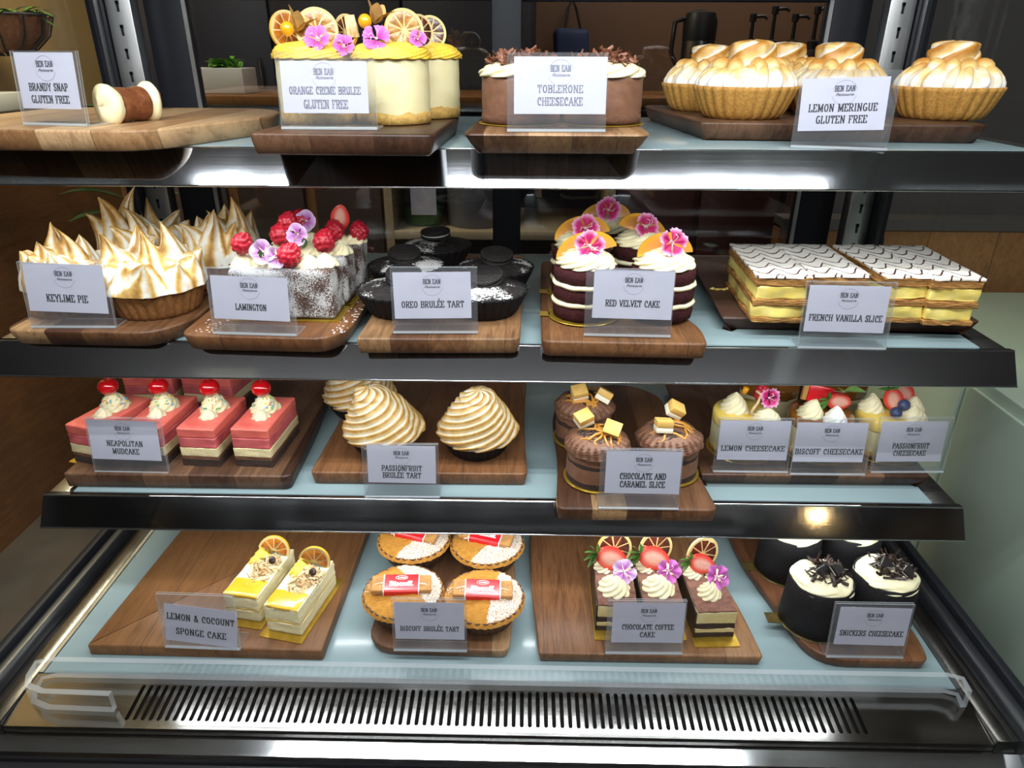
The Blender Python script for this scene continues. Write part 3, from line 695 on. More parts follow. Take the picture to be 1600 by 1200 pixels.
def font_mesh(txt, size, offset=0.0, shear=0.0):
    c = bpy.data.curves.new('lettering', 'FONT'); c.body = txt; c.size = size; c.align_x = 'CENTER'; c.align_y = 'CENTER'; c.offset = offset; c.shear = shear; c.resolution_u = 4
    o = bpy.data.objects.new('lettering', c); COL.objects.link(o)
    me = bpy.data.meshes.new_from_object(o.evaluated_get(bpy.context.evaluated_depsgraph_get()))
    vs = [v.co.copy() for v in me.vertices]; fs = [list(p.vertices) for p in me.polygons]
    bpy.data.objects.remove(o); bpy.data.curves.remove(c); bpy.data.meshes.remove(me); return vs, fs
SCRIPT = font_mesh('Patisserie', 1.0, .01, .45)

def sign(what, a, b, z, lines, card=(.004, .004, .0175, .0715), tilt=0.0, H=.074, lean=6, logo=True, glare=False, back=1, foot=.030, dark=False):
    """L-shaped acrylic holder: upright panel, foot running back, paper card slid behind the panel.
    a, b: base front corners (left, right); lines: (text, height fraction, cap height, width)"""
    W = hypot(b[0]-a[0], b[1]-a[1]); rz = atan2(b[1]-a[1], b[0]-a[0])
    t = thing('cake_sign', what, 'sign', ((a[0]+b[0])/2, (a[1]+b[1])/2, z+.0006), rz, 'cake name signs')
    th = .0022; le = R_(lean)
    m = M(); h = W/2
    for y0, y1 in ((0, .0014), (.0030, .0042)):
        m.box((-h, y0, .001), (h, y1, H))
    for i, fc in enumerate(m.f):
        vs = [m.v[k] for k in fc]; n = (vs[1]-vs[0]).cross(vs[2]-vs[1])
        if abs(n.y) < .8*n.length: m.mi[i] = 1
    m.mark().xf(rot=(0, 0, 0))
    for i, v in enumerate(m.v): m.v[i] = Vector((v.x, v.y+v.z*math.tan(le), v.z))
    k = len(m.f)
    m.box((-h, .0, 0), (h, foot, .0015))
    for i in range(k, len(m.f)):
        vs = [m.v[q] for q in m.f[i]]; n = (vs[1]-vs[0]).cross(vs[2]-vs[1])
        if abs(n.z) < .8*n.length: m.mi[i] = 1
    m.tube([(-h, .0012, .0012), (h, .0012, .0012)], .0014, 8, 1)
    m.build('holder', [acrylic, acrylic_edge], t, 0)
    l, r, lo, hi = card; cw = W-l-r; ch = hi-lo; cx = (l-r)/2; cz = (lo+hi)/2
    def place(mm):
        for i, v in enumerate(mm.v):
            x, zz2 = v.x, v.z; x2 = x*cos(tilt)-zz2*sin(tilt); z2 = x*sin(tilt)+zz2*cos(tilt)
            x, zz2 = x2+cx, z2+cz; mm.v[i] = Vector((x, v.y+.0022+zz2*math.tan(le), zz2))
    c = M().box((-cw/2, -.0001, -ch/2), (cw/2, .0001, ch/2)); place(c)
    c = c.build('paper_card', paper, t, 0)
    m = M()
    for tx, fz, hh, ww in lines: slab_text(m, tx, 0, (fz-.5)*ch, hh, ww)
    place(m); m.build('printed_name', ink_glare if glare else ink, c, 0)
    if logo:
        m = M(); slab_text(m, 'BEN EAN', 0, .30*ch, .0050, .0185, .17, 0)
        s = .0046; vs, fs = SCRIPT; m.add([(v.x*s*.95, -.0004, .185*ch+v.y*s*.8) for v in vs], fs)
        for k in range(26):
            a0, a1 = 2*pi*k/26, 2*pi*(k+1)/26
            q = lambda aa, rr: (rr*cos(aa), -.0003, .22*ch+rr*sin(aa))
            if k % 13 not in (0, 12): m.add([q(a0, .0113), q(a1, .0113), q(a1, .0115), q(a0, .0115)], [[3, 2, 1, 0]])
        place(m); m.build('printed_logo', ink_glare if glare else ink_soft, c, 0)
    return t

# ------------------------------------------------------------------ builders: piping, fruit, flowers
def swirl(m, c, R, H, k=8, turns=.5, amp=.16, prof=None, n=72, nj=22, lean=(0, 0), mi=0, seed=0, toast=0.0, sharp=.7, wob=.05, saw=False):
    """piped swirl: star-shaped plan wound upwards"""
    prof = prof or (lambda u: (1-u**1.35)**.8)
    P = []; T = []
    for j in range(nj+1):
        u = j/nj; row = []; tr = []
        for i in range(n):
            th = 2*pi*i/n; ph = k*th-2*pi*turns*k*u
            rid = abs(cos(ph/2))**sharp
            if saw:
                pp = (ph/(2*pi)) % 1.0; rid = (1-pp)**sharp*min(1, pp*7)
            r = R*prof(u)*(1+amp*(rid-.6)*(1 if u < .97 else .2))
            wn = fbm((cos(th)*2, sin(th)*2, u*3), 1.0, seed+1)*wob
            r *= 1+wn
            z = H*u+H*.02*(rid-.5)+H*wn*.3
            row.append((c[0]+r*cos(th)+lean[0]*u*u, c[1]+r*sin(th)+lean[1]*u*u, c[2]+z))
            tr.append(min(1, max(0, toast*((rid**1.5)*1.2 if saw else (rid**1.6)*(1-.25*cos(ph))))) if toast else 0.0)
        P.append(row); T.append(tr)
    b = len(m.v); m.grid(P, True, mi, T)
    m.f.append([b+i for i in range(n)][::-1]); m.mi.append(mi); kk = b+nj*n; m.f.append([kk+i for i in range(n)]); m.mi.append(mi)
    return m
def blob_row(m, pts, r, h, k=7, seed=0):
    for i, p in enumerate(pts): swirl(m, p, r, h, k, .18, .28, n=42, nj=10, seed=seed+i, wob=.12)
def raspberry(m, c, r=.011, rot=(0, 0, 0), mi=0):
    m.mark(); N = 46; ctr = []
    for i in range(N):
        z = 1-2*(i+.5)/N; q = math.sqrt(1-z*z); a = 2.39996*i; ctr.append(Vector((q*cos(a), q*sin(a), z)))
    n, nj = 40, 24; P = []
    for j in range(nj+1):
        th = pi*j/nj; row = []
        for i in range(n):
            a = 2*pi*i/n; d = Vector((sin(th)*cos(a), sin(th)*sin(a), -cos(th)))
            dd = min((d-q).length for q in ctr); s = .70+.34*math.sqrt(max(0, 1-(dd/.31)**2))
            row.append(d*r*s*(1.0 if d.z < 0 else 1.0)*1.0)
        P.append([Vector((v.x*(1-.18*max(0, v.z/r)), v.y*(1-.18*max(0, v.z/r)), v.z*1.12)) for v in row])
    m.grid(P, True, mi); m.xf(c, rot)
def citrus(name, parent, c, R, rot, rind=rind_yellow, flesh=flesh_gold, a0=0, a1=360, seg=10, th=.0035):
    """dried slice facing -y: rind ring over a pith disc, flesh wedges as a sub-part"""
    m = M(); n = max(8, int(48*(a1-a0)/360)); full = a1-a0 >= 359
    A = [R_(a0+(a1-a0)*i/n) for i in range(n+(0 if full else 1))]
    pr = [(R*.90, -th*.45, 1), (R*.985, -th*.5, 0), (R, 0, 0), (R*.985, th*.5, 0), (R*.90, th*.45, 1)]
    P = [[(r*cos(a), y, r*sin(a)) for a in A] for r, y, _ in pr]
    b = len(m.f); m.grid(P, full, 0); nc = len(A) if full else len(A)-1
    for j in (0, 3):
        for i in range(nc): m.mi[b+j*nc+i] = 1
    for y, fl in ((-th*.22, 1), (th*.22, 0)):
        m.grid([[(R*.0, y, 0) for a in A], [(R*.91, y*1.6, R*0) if 0 else (R*.91*cos(a), y*1.6, R*.91*sin(a)) for a in A]], full, 1, flip=bool(fl))
    m.mark(); 
    for i, v in enumerate(m.v): m.v[i] = Vector((v.x, v.y+fbm((v.x, 0, v.z), 60, 3)*R*.06, v.z))
    m.k = 0; m.xf(c, rot); o = m.build(name, [rind, pith], parent, 40)
    m = M(); ns = max(3, round(seg*(a1-a0)/360)); da = (a1-a0)/ns
    for k in range(ns):
        s0, s1 = R_(a0+da*k+2.0), R_(a0+da*(k+1)-2.0); mid = (s0+s1)/2
        ring = [(.10, mid, .10)]+[(.80, s0+(s1-s0)*q/5, 0) for q in range(6)]
        for sgn in (-1, 1):
            pts = [(R*.12*cos(mid), sgn*th*.30, R*.12*sin(mid))]+[(R*.84*cos(a), sgn*th*.42, R*.84*sin(a)) for _, a, _ in ring[1:]]
            inn = (R*.5*cos(mid), sgn*th*.75, R*.5*sin(mid)); q = len(pts)
            m.add(pts+[inn], [([i, (i+1) % q, q] if sgn > 0 else [(i+1) % q, i, q])[::-1] for i in range(q)])
    m.k = 0; m.xf(c, rot); m.build('flesh', flesh, o, 60); return o
def flower(name, parent, c, R, rot, mtl, petals=5, seed=0, fringe=.0, cup=.35, st=True):
    rng = random.Random(seed); m = M().mark()
    for k in range(petals):
        a = 2*pi*k/petals+rng.uniform(-.2, .2); wd = pi/petals*1.12; lift = cup+rng.uniform(-.15, .2); P = []; T = []
        nr, nc = 6, 9
        for j in range(nr+1):
            q = j/nr; row = []; tr = []
            for i in range(nc+1):
                s = i/nc*2-1; r = R*(.08+.92*q)*(1-.16*s*s*q)
                if j == nr and fringe: r *= 1+fringe*((i % 2)-.5)
                aa = a+s*wd*(.35+.65*q**.6)
                z = R*(lift*q-.35*lift*q*q)+R*.10*sin(s*5+seed+k)*q
                row.append((r*cos(aa), r*sin(aa), z)); tr.append(max(0, min(1, q*1.25-.32+(.25 if j == nr else 0))))
            P.append(row); T.append(tr)
        m.grid(P, mi=0, t=T)
    if st:
        for k in range(3):
            a = rng.uniform(0, 6.28); m.tube([(0, 0, 0), (R*.15*cos(a), R*.15*sin(a), R*.35), (R*.35*cos(a), R*.35*sin(a), R*.55), (R*.5*cos(a+.5), R*.5*sin(a+.5), R*.5)], R*.025, 5, 1)
        m.sphere((0, 0, R*.08), R*.12, 8, 1)
    m.k = 0; m.xf(c, rot); return m.build(name, [mtl, stamen], parent, 180)
def half_strawberry(parent, c, L, rot, leafy=True, name='strawberry_half'):
    """cut face towards -y, tip along +x"""
    m = M().mark(); n, nj = 24, 14; P = []; T = []
    for j in range(nj+1):
        u = j/nj; x = L*(u-.4); rr = L*.36*(sin(pi*min(1, u*.86+.10))**.75) if 0 < u < 1 else 0; row = []; tr = []
        for i in range(n+1):
            a = pi*i/n; row.append((x, rr*sin(a), rr*cos(a))); tr.append(.02)
        P.append(row); T.append(tr)
    m.grid(P, t=T, flip=True); P2 = []; T2 = []
    for j in range(nj+1):
        rr = P[j][0][2]; x = P[j][0][0]; row = []; tr = []
        for i in range(9):
            s = i/4-1; row.append((x, -L*.03*(1-s*s), rr*s)); tr.append(max(.03, min(1, 1.15*(1-abs(s)**1.5)*(1-abs(2*j/nj-1)**3))))
        P2.append(row); T2.append(tr)
    m.grid(P2, t=T2); m.k = 0; m.xf(c, rot); o = m.build(name, straw, parent, 70)
    if leafy:
        m = M().mark()
        for k in range(5):
            a = R_(110+k*35); leaf_blade(m, (-L*.38, .0, 0), (cos(a), -.15, sin(a)), L*.42, L*.10, .2)
        m.k = 0; m.xf(c, rot); m.build('leaves', leaf, o, 180)
    return o
def cherry(parent, c, r=.0115, lean=(.001, .002)):
    m = M(); prof = []
    for j in range(15):
        a = pi*j/14; rr = r*sin(a)*1.04; z = -r*cos(a)*.92
        if a > 2.4: z -= r*.22*((a-2.4)/.74)**2
        prof.append((max(rr, 1e-5), z))
    m.lathe(prof, 28, c=c, caps=False); o = m.build('cherry', cherry_red, parent, 180)
    M().tube([(c[0], c[1], c[2]+r*.55), (c[0]+lean[0]*1.0, c[1]+lean[1], c[2]+r*1.5), (c[0]+lean[0]*2.5, c[1]+lean[1]*2, c[2]+r*2.6)], .0007, 6).build('stalk', stem_red, o); return o
def shreds(m, c, n, R, L, wd, seed=0, hz=.012, mi=0, curl=.5):
    rng = random.Random(seed)
    for k in range(n):
        a = rng.uniform(0, 6.28); rr = R*math.sqrt(rng.random()); p = Vector((c[0]+rr*cos(a), c[1]+rr*sin(a), c[2]+rng.uniform(0, hz)*(1-.6*rr/R)))
        d = Vector((rng.gauss(0, 1), rng.gauss(0, 1), rng.gauss(0, .35))).normalized(); s = d.cross(Vector((rng.gauss(0, 1), rng.gauss(0, 1), 1))).normalized()
        l = L*rng.uniform(.5, 1.1); w2 = wd*rng.uniform(.6, 1.2); up = s.cross(d); P = []
        for j in range(4):
            q = j/3-.5; o = p+d*(l*q)+up*(l*curl*(q*q-.12))
            P.append([o-s*w2, o+up*w2*.5, o+s*w2, o-up*w2*.5])
        m.grid(P, True, mi)
def fluted(m, rb, rt, h, flutes=24, amp=.022, rim=.004, fill=.004, mi=0, n=None, bow=.0, rimz=.0015, zig=0.0):
    n = n or flutes*6
    prof = [(rb*.4, 0), (rb*.96, 0), (rb, .001)]
    for j in range(1, 9):
        u = j/8; prof.append((rb+(rt-rb)*(u**(1-bow)), .001+(h-.001)*u))
    prof += [(rt-rim*.35, h+rimz*.4), (rt-rim, h-.001), (rt-rim-.001, h-fill), (rt*.3, h-fill)]
    def mod(th, q, r, z):
        fl = abs(cos(flutes*th/2))**.7
        k = amp*(fl-.55) if z > .0005 else 0
        return (r*(1+k), z+(zig*(fl-.5) if z > h-.0012 else 0))
    return m.lathe(prof, n, mod, mi)
# ------------------------------------------------------------------ wooden boards
S1, S2, S3, SD = Z1+.020, Z2+.020, Z3+.020, ZD+.017
board('cake_board', 'light acacia paddle board at the left end of the top shelf', [(-.605, -.040), (-.352, -.046), (-.322, -.020), (-.285, .085), (-.266, .130), (-.285, .215), (-.33, .262), (-.60, .262)], Z1, .020, W_ACACIA, [.01, .02, .03, .04, .025, .02, .03, .02], .004)
board('cake_board', 'brown block board under the yellow orange cakes', [(-.229, -.060), (-.055, -.067), (-.049, .150), (-.222, .150)], Z1, .020, W_WALNUT, [.006, .012, .015, .015], .004)
board('cake_board', 'brown block board under the chocolate shaving cheesecakes', [(-.029, -.050), (.147, -.050), (.155, .150), (-.022, .150)], Z1, .020, W_MID, [.012, .016, .015, .015], .013)
board('cake_board', 'dark board under the lemon meringue tarts', [(.223, .083), (.506, .060), (.527, .066), (.560, .365), (.200, .365)], Z1, .020, W_WALNUT, [.004, .004, .004, .02, .02], .008)
board('cake_board', 'brown board under the key lime pies', [(-.556, -.018), (-.385, -.022), (-.357, .02), (-.357, .255), (-.556, .255)], Z2, .020, W_MID, [.02, .035, .02, .02, .02], .007)
board('cake_board', 'brown board under the coconut lamingtons', [(-.352, -.028), (-.186, -.034), (-.166, .0), (-.166, .24), (-.352, .24)], Z2, .020, W_RED, [.02, .03, .03, .02, .02], .006)
board('cake_board', 'striped acacia board under the black cookie tarts', [(-.154, -.030), (.026, -.026), (.030, .33), (-.146, .33)], Z2, .019, W_MID, [.004, .012, .015, .02], .002)
board('cake_board', 'two-tone acacia board under the red velvet cakes', [(.049, -.032), (.229, -.036), (.233, .01), (.214, .085), (.214, .300), (.055, .300), (.051, .12)], Z2, .019, W_WARM, [.012, .008, .05, .06, .02, .02, .08], .002)
board('cake_board', 'dark maroon board under the vanilla slices', [(.266, .049), (.566, .044), (.575, .330), (.283, .330)], Z2, .020, W_DARK, [.004, .004, .012, .012], .012)
board('cake_board', 'thick dark walnut board under the neapolitan slices', [(-.564, .017), (-.268, .017), (-.272, .16), (-.288, .335), (-.556, .335)], Z3, .022, W_WALNUT, [.003, .012, .1, .02, .02], .002)
board('cake_board', 'smooth brown board under the passionfruit meringue tarts', [(-.247, .031), (.037, .034), (.031, .17), (.036, .335), (-.238, .335)], Z3, .020, W_RED, [.008, .008, .1, .02, .02], .003)
board('cake_board', 'wavy acacia board jutting out under the chocolate caramel cakes', [(.071, -.041), (.267, -.040), (.258, .07), (.250, .20), (.252, .275), (.20, .32), (.10, .30), (.072, .20), (.078, .07)], Z3, .019, W_MID, [.012, .012, .1, .1, .04, .04, .04, .08, .1], .002)
board('cake_board', 'dark walnut board under the three cheesecakes', [(.262, .037), (.560, .039), (.572, .335), (.266, .335)], Z3, .021, W_WALNUT, [.004, .006, .015, .015], .010)
board('cake_board', 'large stained brown board with two lemon bars and bare space', [(-.514, -.095), (-.217, -.098), (-.209, .22), (-.497, .22)], ZD, .017, wood('stained_brown_wood', ((.14, .058, .02), (.20, .09, .032), (.27, .135, .055)), .115, .9), [.002, .004, .02, .02])
board('cake_board', 'round-cornered acacia board under the wrapped biscuit tarts', [(-.169, -.090), (.016, -.092), (.024, .02), (.012, .20), (-.150, .20), (-.155, .02)], ZD, .016, W_MID, [.045, .012, .12, .03, .03, .1], .003)
board('cake_board', 'wavy light brown board under the chocolate coffee cakes', [(.053, -.096), (.331, -.096), (.325, -.01), (.312, .06), (.330, .22), (.044, .22), (.042, .05)], ZD, .017, W_WARM, [.003, .006, .1, .1, .02, .02, .1], .003)
board('cake_board', 'curved reddish board under the black cheesecakes', [(.392, -.098), (.533, -.098), (.539, -.06), (.525, .09), (.52, .22), (.352, .22), (.352, .10), (.372, .0)], ZD, .017, W_RED, [.05, .012, .03, .1, .02, .03, .1, .1], .003)

# ------------------------------------------------------------------ top shelf
t = thing('brandy_snap', 'rolled brandy snap wafer with cream bulging from both ends', 'pastry', (-.392, .046, S1+.0178), R_(66), None); t.scale = (.88,)*3
m = M().mark(); P = []
for j in range(13):
    u = j/12; P.append([((u-.5)*.038, r*cos(a), r*sin(a)) for a, r in [(2*pi*1.08*i/40, .0185+.0016*i/40+.0006*sin(9*u)) for i in range(41)]])
m.grid(P, flip=True); P = [[(p[0], p[1]*.9, p[2]*.9) for p in row] for row in P]; m.grid(P); m.jit(.0006, 120)
m.build('wafer_roll', brandy, t, 180)
for sx in (-1, 1):
    m = M().mark(); pr = [(.0175, -.006), (.0185, 0), (.0225, .006), (.0228, .0105), (.0190, .0155), (.010, .0185), (.0005, .0192)]
    m.lathe(pr, 32, lambda th, q, r, z: (r*(1+.05*sin(2*th+1)), z*(1+.12*cos(th*2)))); m.jit(.0015, 60, sx)
    m.k = 0; m.xf((sx*.019, 0, 0), (0, sx*pi/2, 0)); m.build('cream_end', brandy_cream, t, 180)
sign('acrylic sign reading BRANDY SNAP GLUTEN FREE', (-.478, -.002), (-.405, -.016), S1, [('BRANDY SNAP', .39, .0066, .044), ('GLUTEN FREE', .17, .0066, .043)], (.002, .005, .0155, .0665), H=.068)

def tall_cake(lab, x, y, r, h, body, basem, name, group, hb=.012, seed=0, loc_z=None, card=None, cat='cake'):
    t = thing(name, lab, cat, (x, y, (loc_z if loc_z is not None else S1)), 0, group); z0 = 0
    if card: M().disc(r+.004, .0004, .0016, 48).build('cake_card', card, t); z0 = .0016
    m = M().mark(); n = 56; pr = [(r*.9, z0), (r, z0+.001), (r*1.005, z0+hb*.5), (r, z0+hb)]
    m.lathe(pr, n, lambda th, q, rr, z: (rr*(1+.012*fbm((cos(th)*3, sin(th)*3, z*300), 1.5, seed)), z if z < z0+hb*.9 else z+hb*.35*fbm((cos(th)*2.2, sin(th)*2.2, 0), 1.3, seed+2)))
    m.build('biscuit_base', basem, t, 180)
    m = M().mark(); pr = [(r*.99, z0+hb*.55)]+[(r*(1-.004*(j % 3)), z0+hb*.55+(h-z0-hb*.55)*j/9) for j in range(1, 10)]+[(r*.97, h+.0015), (r*.5, h+.002)]
    m.lathe(pr, n, lambda th, q, rr, z: (rr*(1+.010*fbm((cos(th)*2, sin(th)*2, z*40), 1.6, seed+5)), z)); m.build('cake_body', body, t, 60)
    return t
# yellow orange cakes
def orange_cake(lab, x, y, seed, deco):
    t = tall_cake(lab, x, y, .0390, .064, cake_cream, cake_crumb, 'orange_cake', 'yellow topped orange cakes', seed=seed)
    m = M(); swirl(m, (0, 0, .062), .0405, .017, 15, .35, .10, lambda u: (1-u**3)**.45 if u < 1 else .25, 120, 14, seed=seed, wob=.05); m.build('piped_topping', cream_yellow, t, 180)
    for d in deco:
        k = d[0]
        if k == 'slice': citrus('dried_orange_slice', t, d[1], d[2], d[3], flesh=d[4])
        elif k == 'flower': flower('flower', t, d[1], d[2], (R_(62), R_(d[3]), 0), petal_pink, 5, seed, .06)
        elif k == 'berry':
            m = M(); m.sphere(d[1], .0068, 16); o = m.build('golden_berry', physalis, t, 180)
            m = M().mark()
            for q in range(4): leaf_blade(m, (0, 0, 0), (cos(q*1.57), sin(q*1.57), 1.3), .024, .008, .0)
            m.k = 0; m.xf((d[1][0]+.008, d[1][1]+.004, d[1][2]-.002), (0, R_(25), 0)); m.build('husk', husk, o, 180)
        elif k == 'sticks':
            m = M()
            for q in range(3): m.tube([(d[1][0]+q*.004, d[1][1], d[1][2]), (d[1][0]+q*.003-.002, d[1][1], d[1][2]+.02)], .0024, 8)
            m.build('cinnamon_stick', toast_coconut, t)
    return t
orange_cake('orange cake behind the sign, with the upright pale dried slice and golden berry', -.1905, .050, 1, [
    ('slice', (-.024, .0, .088), .019, (R_(-8), R_(-35), R_(50)), flesh_amber), ('slice', (.008, -.006, .088), .0215, (R_(-10), R_(10), R_(10)), flesh_gold), ('slice', (.034, .008, .087), .017, (R_(-6), 0, R_(-35)), flesh_dark),
    ('flower', (.014, -.029, .080), .013, 5), ('flower', (.037, -.018, .074), .011, 20), ('berry', (-.017, -.022, .089))])
orange_cake('orange cake right of its sign, with cinnamon sticks and a lemon wheel', -.1105, .050, 2, [
    ('slice', (.017, -.010, .088), .0205, (R_(-8), R_(-15), R_(28)), flesh_gold), ('slice', (.030, .010, .088), .016, (R_(-8), 0, R_(45)), flesh_dark),
    ('flower', (-.008, -.027, .080), .014, 0), ('flower', (.031, -.014, .080), .009, 20), ('berry', (-.020, -.018, .096)), ('sticks', (-.040, -.002, .082))])
orange_cake('orange cake at the back, half hidden by the one with cinnamon sticks', -.086, .128, 3, [('slice', (.008, 0, .088), .018, (R_(-8), 0, R_(20)), flesh_dark)])
sign('acrylic sign with its name paled by painted glare over GLUTEN FREE, before the orange cakes', (-.206, -.033), (-.113, -.034), S1, [('ORANGE CREME BRULEE', .44, .0062, .068), ('GLUTEN FREE', .175, .0072, .042)], (.0035, .0075, .0145, .060), H=.068, glare=True)

# chocolate cheesecakes with shavings
def choc_cheesecake(lab, x, y, seed):
    t = tall_cake(lab, x, y, .0415, .046, mousse, mousse_base, 'chocolate_cheesecake', 'chocolate shaving cheesecakes', .009, seed, card=gold)
    m = M(); swirl(m, (0, 0, .046), .0420, .016, 9, .22, .14, lambda u: (1-u**2.6)**.5 if u < 1 else .2, 100, 14, seed=seed, wob=.06); m.build('cream_ring', cream, t, 180)
    m = M(); shreds(m, (0, 0, .058), 150, .033, .016, .0016, seed, .016, curl=.9); m.build('chocolate_shavings', shaving, t, 60, kind='stuff')
choc_cheesecake('chocolate cheesecake at the left edge of its sign', .0245, .050, 4)
choc_cheesecake('chocolate cheesecake at the right edge of its sign', .1095, .052, 8)
sign('acrylic sign before the chocolate cheesecakes reading CHEESECAKE under a word paled by painted glare', (.012, -.045), (.105, -.043), S1, [('TOBLERONE', .445, .0062, .042), ('CHEESECAKE', .225, .0066, .042)], (.0065, .0005, .0155, .0645), H=.068, glare=True)

def gf_tart(lab, x, y, seed, rz=0, sc=1.0):
    t = thing('lemon_meringue_tart', lab, 'tart', (x, y, S1), rz, 'gluten free lemon meringue tarts'); t.scale = (sc,)*3
    M_ = M(); fluted(M_, .042, .0585, .0345, 26, .055, bow=.30); M_.build('crust', crust_gold, t, 180)
    rng = random.Random(seed); m = M()
    def toastq(k0, zl, zh, amt):
        for i in range(k0, len(m.v)): m.t[i] = max(0, min(1, amt*max(0, (m.v[i].z-zl)/(zh-zl))**1.3+.30*fbm(m.v[i], 70, seed)))
    m.lathe([(.0545, .032), (.052, .044), (.042, .053), (.0005, .057)], 60, caps=False); toastq(0, .030, .07, 1)
    nb = 17
    for k in range(nb):
        a = 2*pi*(k+rng.uniform(-.15, .15))/nb; k0 = len(m.v); m.mark()
        hh = rng.uniform(.0135, .0175); m.sphere((0, 0, 0), 1.0, 18, sq=(.0098, .0155, hh))
        for i in range(k0, len(m.v)):
            v = m.v[i]; u = (v.z/hh+1)/2; m.v[i] = Vector((v.x*(1.12-.55*u)+.006*u*u, v.y*(1.05-.35*u)+.012*u*u, v.z))
        m.k = k0; m.xf((.0455*cos(a), .0455*sin(a), .0425+rng.uniform(-.001, .002)), (0, 0, a+pi/2)); toastq(k0, .036, .062, .95)
    for k in range(10):
        a = 2*pi*(k+rng.uniform(-.2, .2))/10+.3; k0 = len(m.v); m.mark(); m.sphere((0, 0, 0), 1.0, 14, sq=(.0095, .013, .012))
        m.k = k0; m.xf((.031*cos(a), .031*sin(a), .053), (R_(-20), 0, a+pi/2)); toastq(k0, .045, .066, 1.05)
    m.build('piped_petals', meringue_gf, t, 180)
    m = M(); swirl(m, (.003, -.002, .044), .0262, .0385, 4, .50, .13, lambda u: (1.06-.14*u)*(1 if u < .88 else math.sqrt(max(0, 1-((u-.88)/.12)**2))*.85+.15), 120, 34, seed=seed, toast=1.0, wob=.12, saw=True, sharp=.45)
    m.build('crown_swirl', meringue_gf, t, 180)
gf_tart('lemon meringue tart left of the gluten free sign, in front', .284, .146, 1)
gf_tart('lemon meringue tart at the back, half hidden at the left end', .266, .266, 2, .8, .96)
gf_tart('lemon meringue tart farthest right, beside the gluten free sign', .520, .152, 3, 2.0, 1.0)
gf_tart('lemon meringue tart standing behind the gluten free sign', .403, .180, 4, 3.1, .98)
gf_tart('lemon meringue tart at the back between two others, only its crown in view', .380, .302, 5, 4.0)
sign('turned acrylic sign reading LEMON MERINGUE GLUTEN FREE', (.303, .020), (.391, -.004), S1-.020, [('LEMON MERINGUE', .44, .0068, .063), ('GLUTEN FREE', .215, .0068, .047)], (.0035, .0075, .0175, .0665), tilt=R_(2.5), H=.074)

# ------------------------------------------------------------------ second shelf
def keylime(lab, x, y, seed, hmax=.055, R=.0585):
    t = thing('key_lime_pie', lab, 'pie', (x, y, S2), 0, 'torched key lime pies'); rng = random.Random(seed)
    m = M(); fluted(m, .046, R, .036, 30, .060, bow=.2); m.build('crust', crust_brown, t, 180)
    sp = []
    for k in range(600):
        a = rng.uniform(0, 6.28); rr = R*.92*math.sqrt(rng.random()); p = (rr*cos(a), rr*sin(a))
        if all(hypot(p[0]-q[0], p[1]-q[1]) > R*.36 for q in sp):
            out = rng.uniform(.2, .8); sp.append((p[0], p[1], rng.uniform(.45, 1)*hmax*(.62 if rr > R*.62 else 1), R*rng.uniform(.50, .74), p[0]/R*out+rng.uniform(-.6, .6), p[1]/R*out+rng.uniform(-.5, .3), rng.uniform(0, 6), rng.uniform(0, pi), rng.uniform(.5, .8)))
        if len(sp) > 13: break
    n, nr = 190, 70; P = []; T = []
    for j in range(nr+1):
        q = 1-j/nr; row = []; tr = []
        for i in range(n):
            th = 2*pi*i/n; rr = R*1.05*q*(1+.035*fbm((cos(th)*3, sin(th)*3, 0), 1.5, seed)*q*q); x0, y0 = rr*cos(th), rr*sin(th)
            best = 0; bl = (0, 0); rid = 0; acc = 0
            for (sx, sy, h, rs, lx, ly, ph, an, el) in sp:
                dx, dy = x0-sx, y0-sy; da, db = dx*cos(an)+dy*sin(an), -dx*sin(an)+dy*cos(an); d = hypot(da, db/el)
                if d < rs:
                    phi = atan2(db, da); u = 1-d/rs; fl = .5+.5*sin(5*phi+ph+d*110+3*fbm((x0, y0, 2), 50, seed))
                    v = h*(.62*u**1.25+.38*u**3.2)*(1+.30*(fl-.5)*min(1, d/rs*4))
                    acc += v
                    if v > best: best = v; w2 = (v/h)**2.2*h*.95; bl = (lx*w2, ly*w2); rid = fl
            zb = .033+.027*(1-q**4) if q < 1 else .030
            nn = fbm((x0, y0, 0), 55, seed); n2 = fbm((x0, y0, 5), 160, seed)
            z = zb+best*.85+acc*.15+.0050*nn+.0030*n2
            if j == 0: z = .0325
            row.append((x0+bl[0], y0+bl[1], z)); tr.append(max(0, min(1, .10+.62*rid**2.2+.55*(best/hmax)**1.5-.15*(1-rid)+.45*nn+.2*n2)))
        P.append(row); T.append(tr)
    m = M().grid(P, True, 0, T); m.build('torched_meringue', meringue_key, t, 180)
keylime('key lime pie right of its sign, crust in full view', -.414, .060, 11, .050, .0575)
keylime('key lime pie standing behind the KEYLIME PIE sign', -.5195, .062, 12, .046, .047)
keylime('tallest key lime pie, at the back left with curled peaks', -.478, .174, 15, .070, .054)
keylime('key lime pie at the back right, next to the lamingtons', -.373, .174, 14, .064, .050)
sign('acrylic sign reading KEYLIME PIE', (-.525, -.013), (-.430, -.011), S2, [('KEYLIME PIE', .29, .0078, .045)], (.003, .0045, .0175, .0715), tilt=R_(-2.2), H=.074)

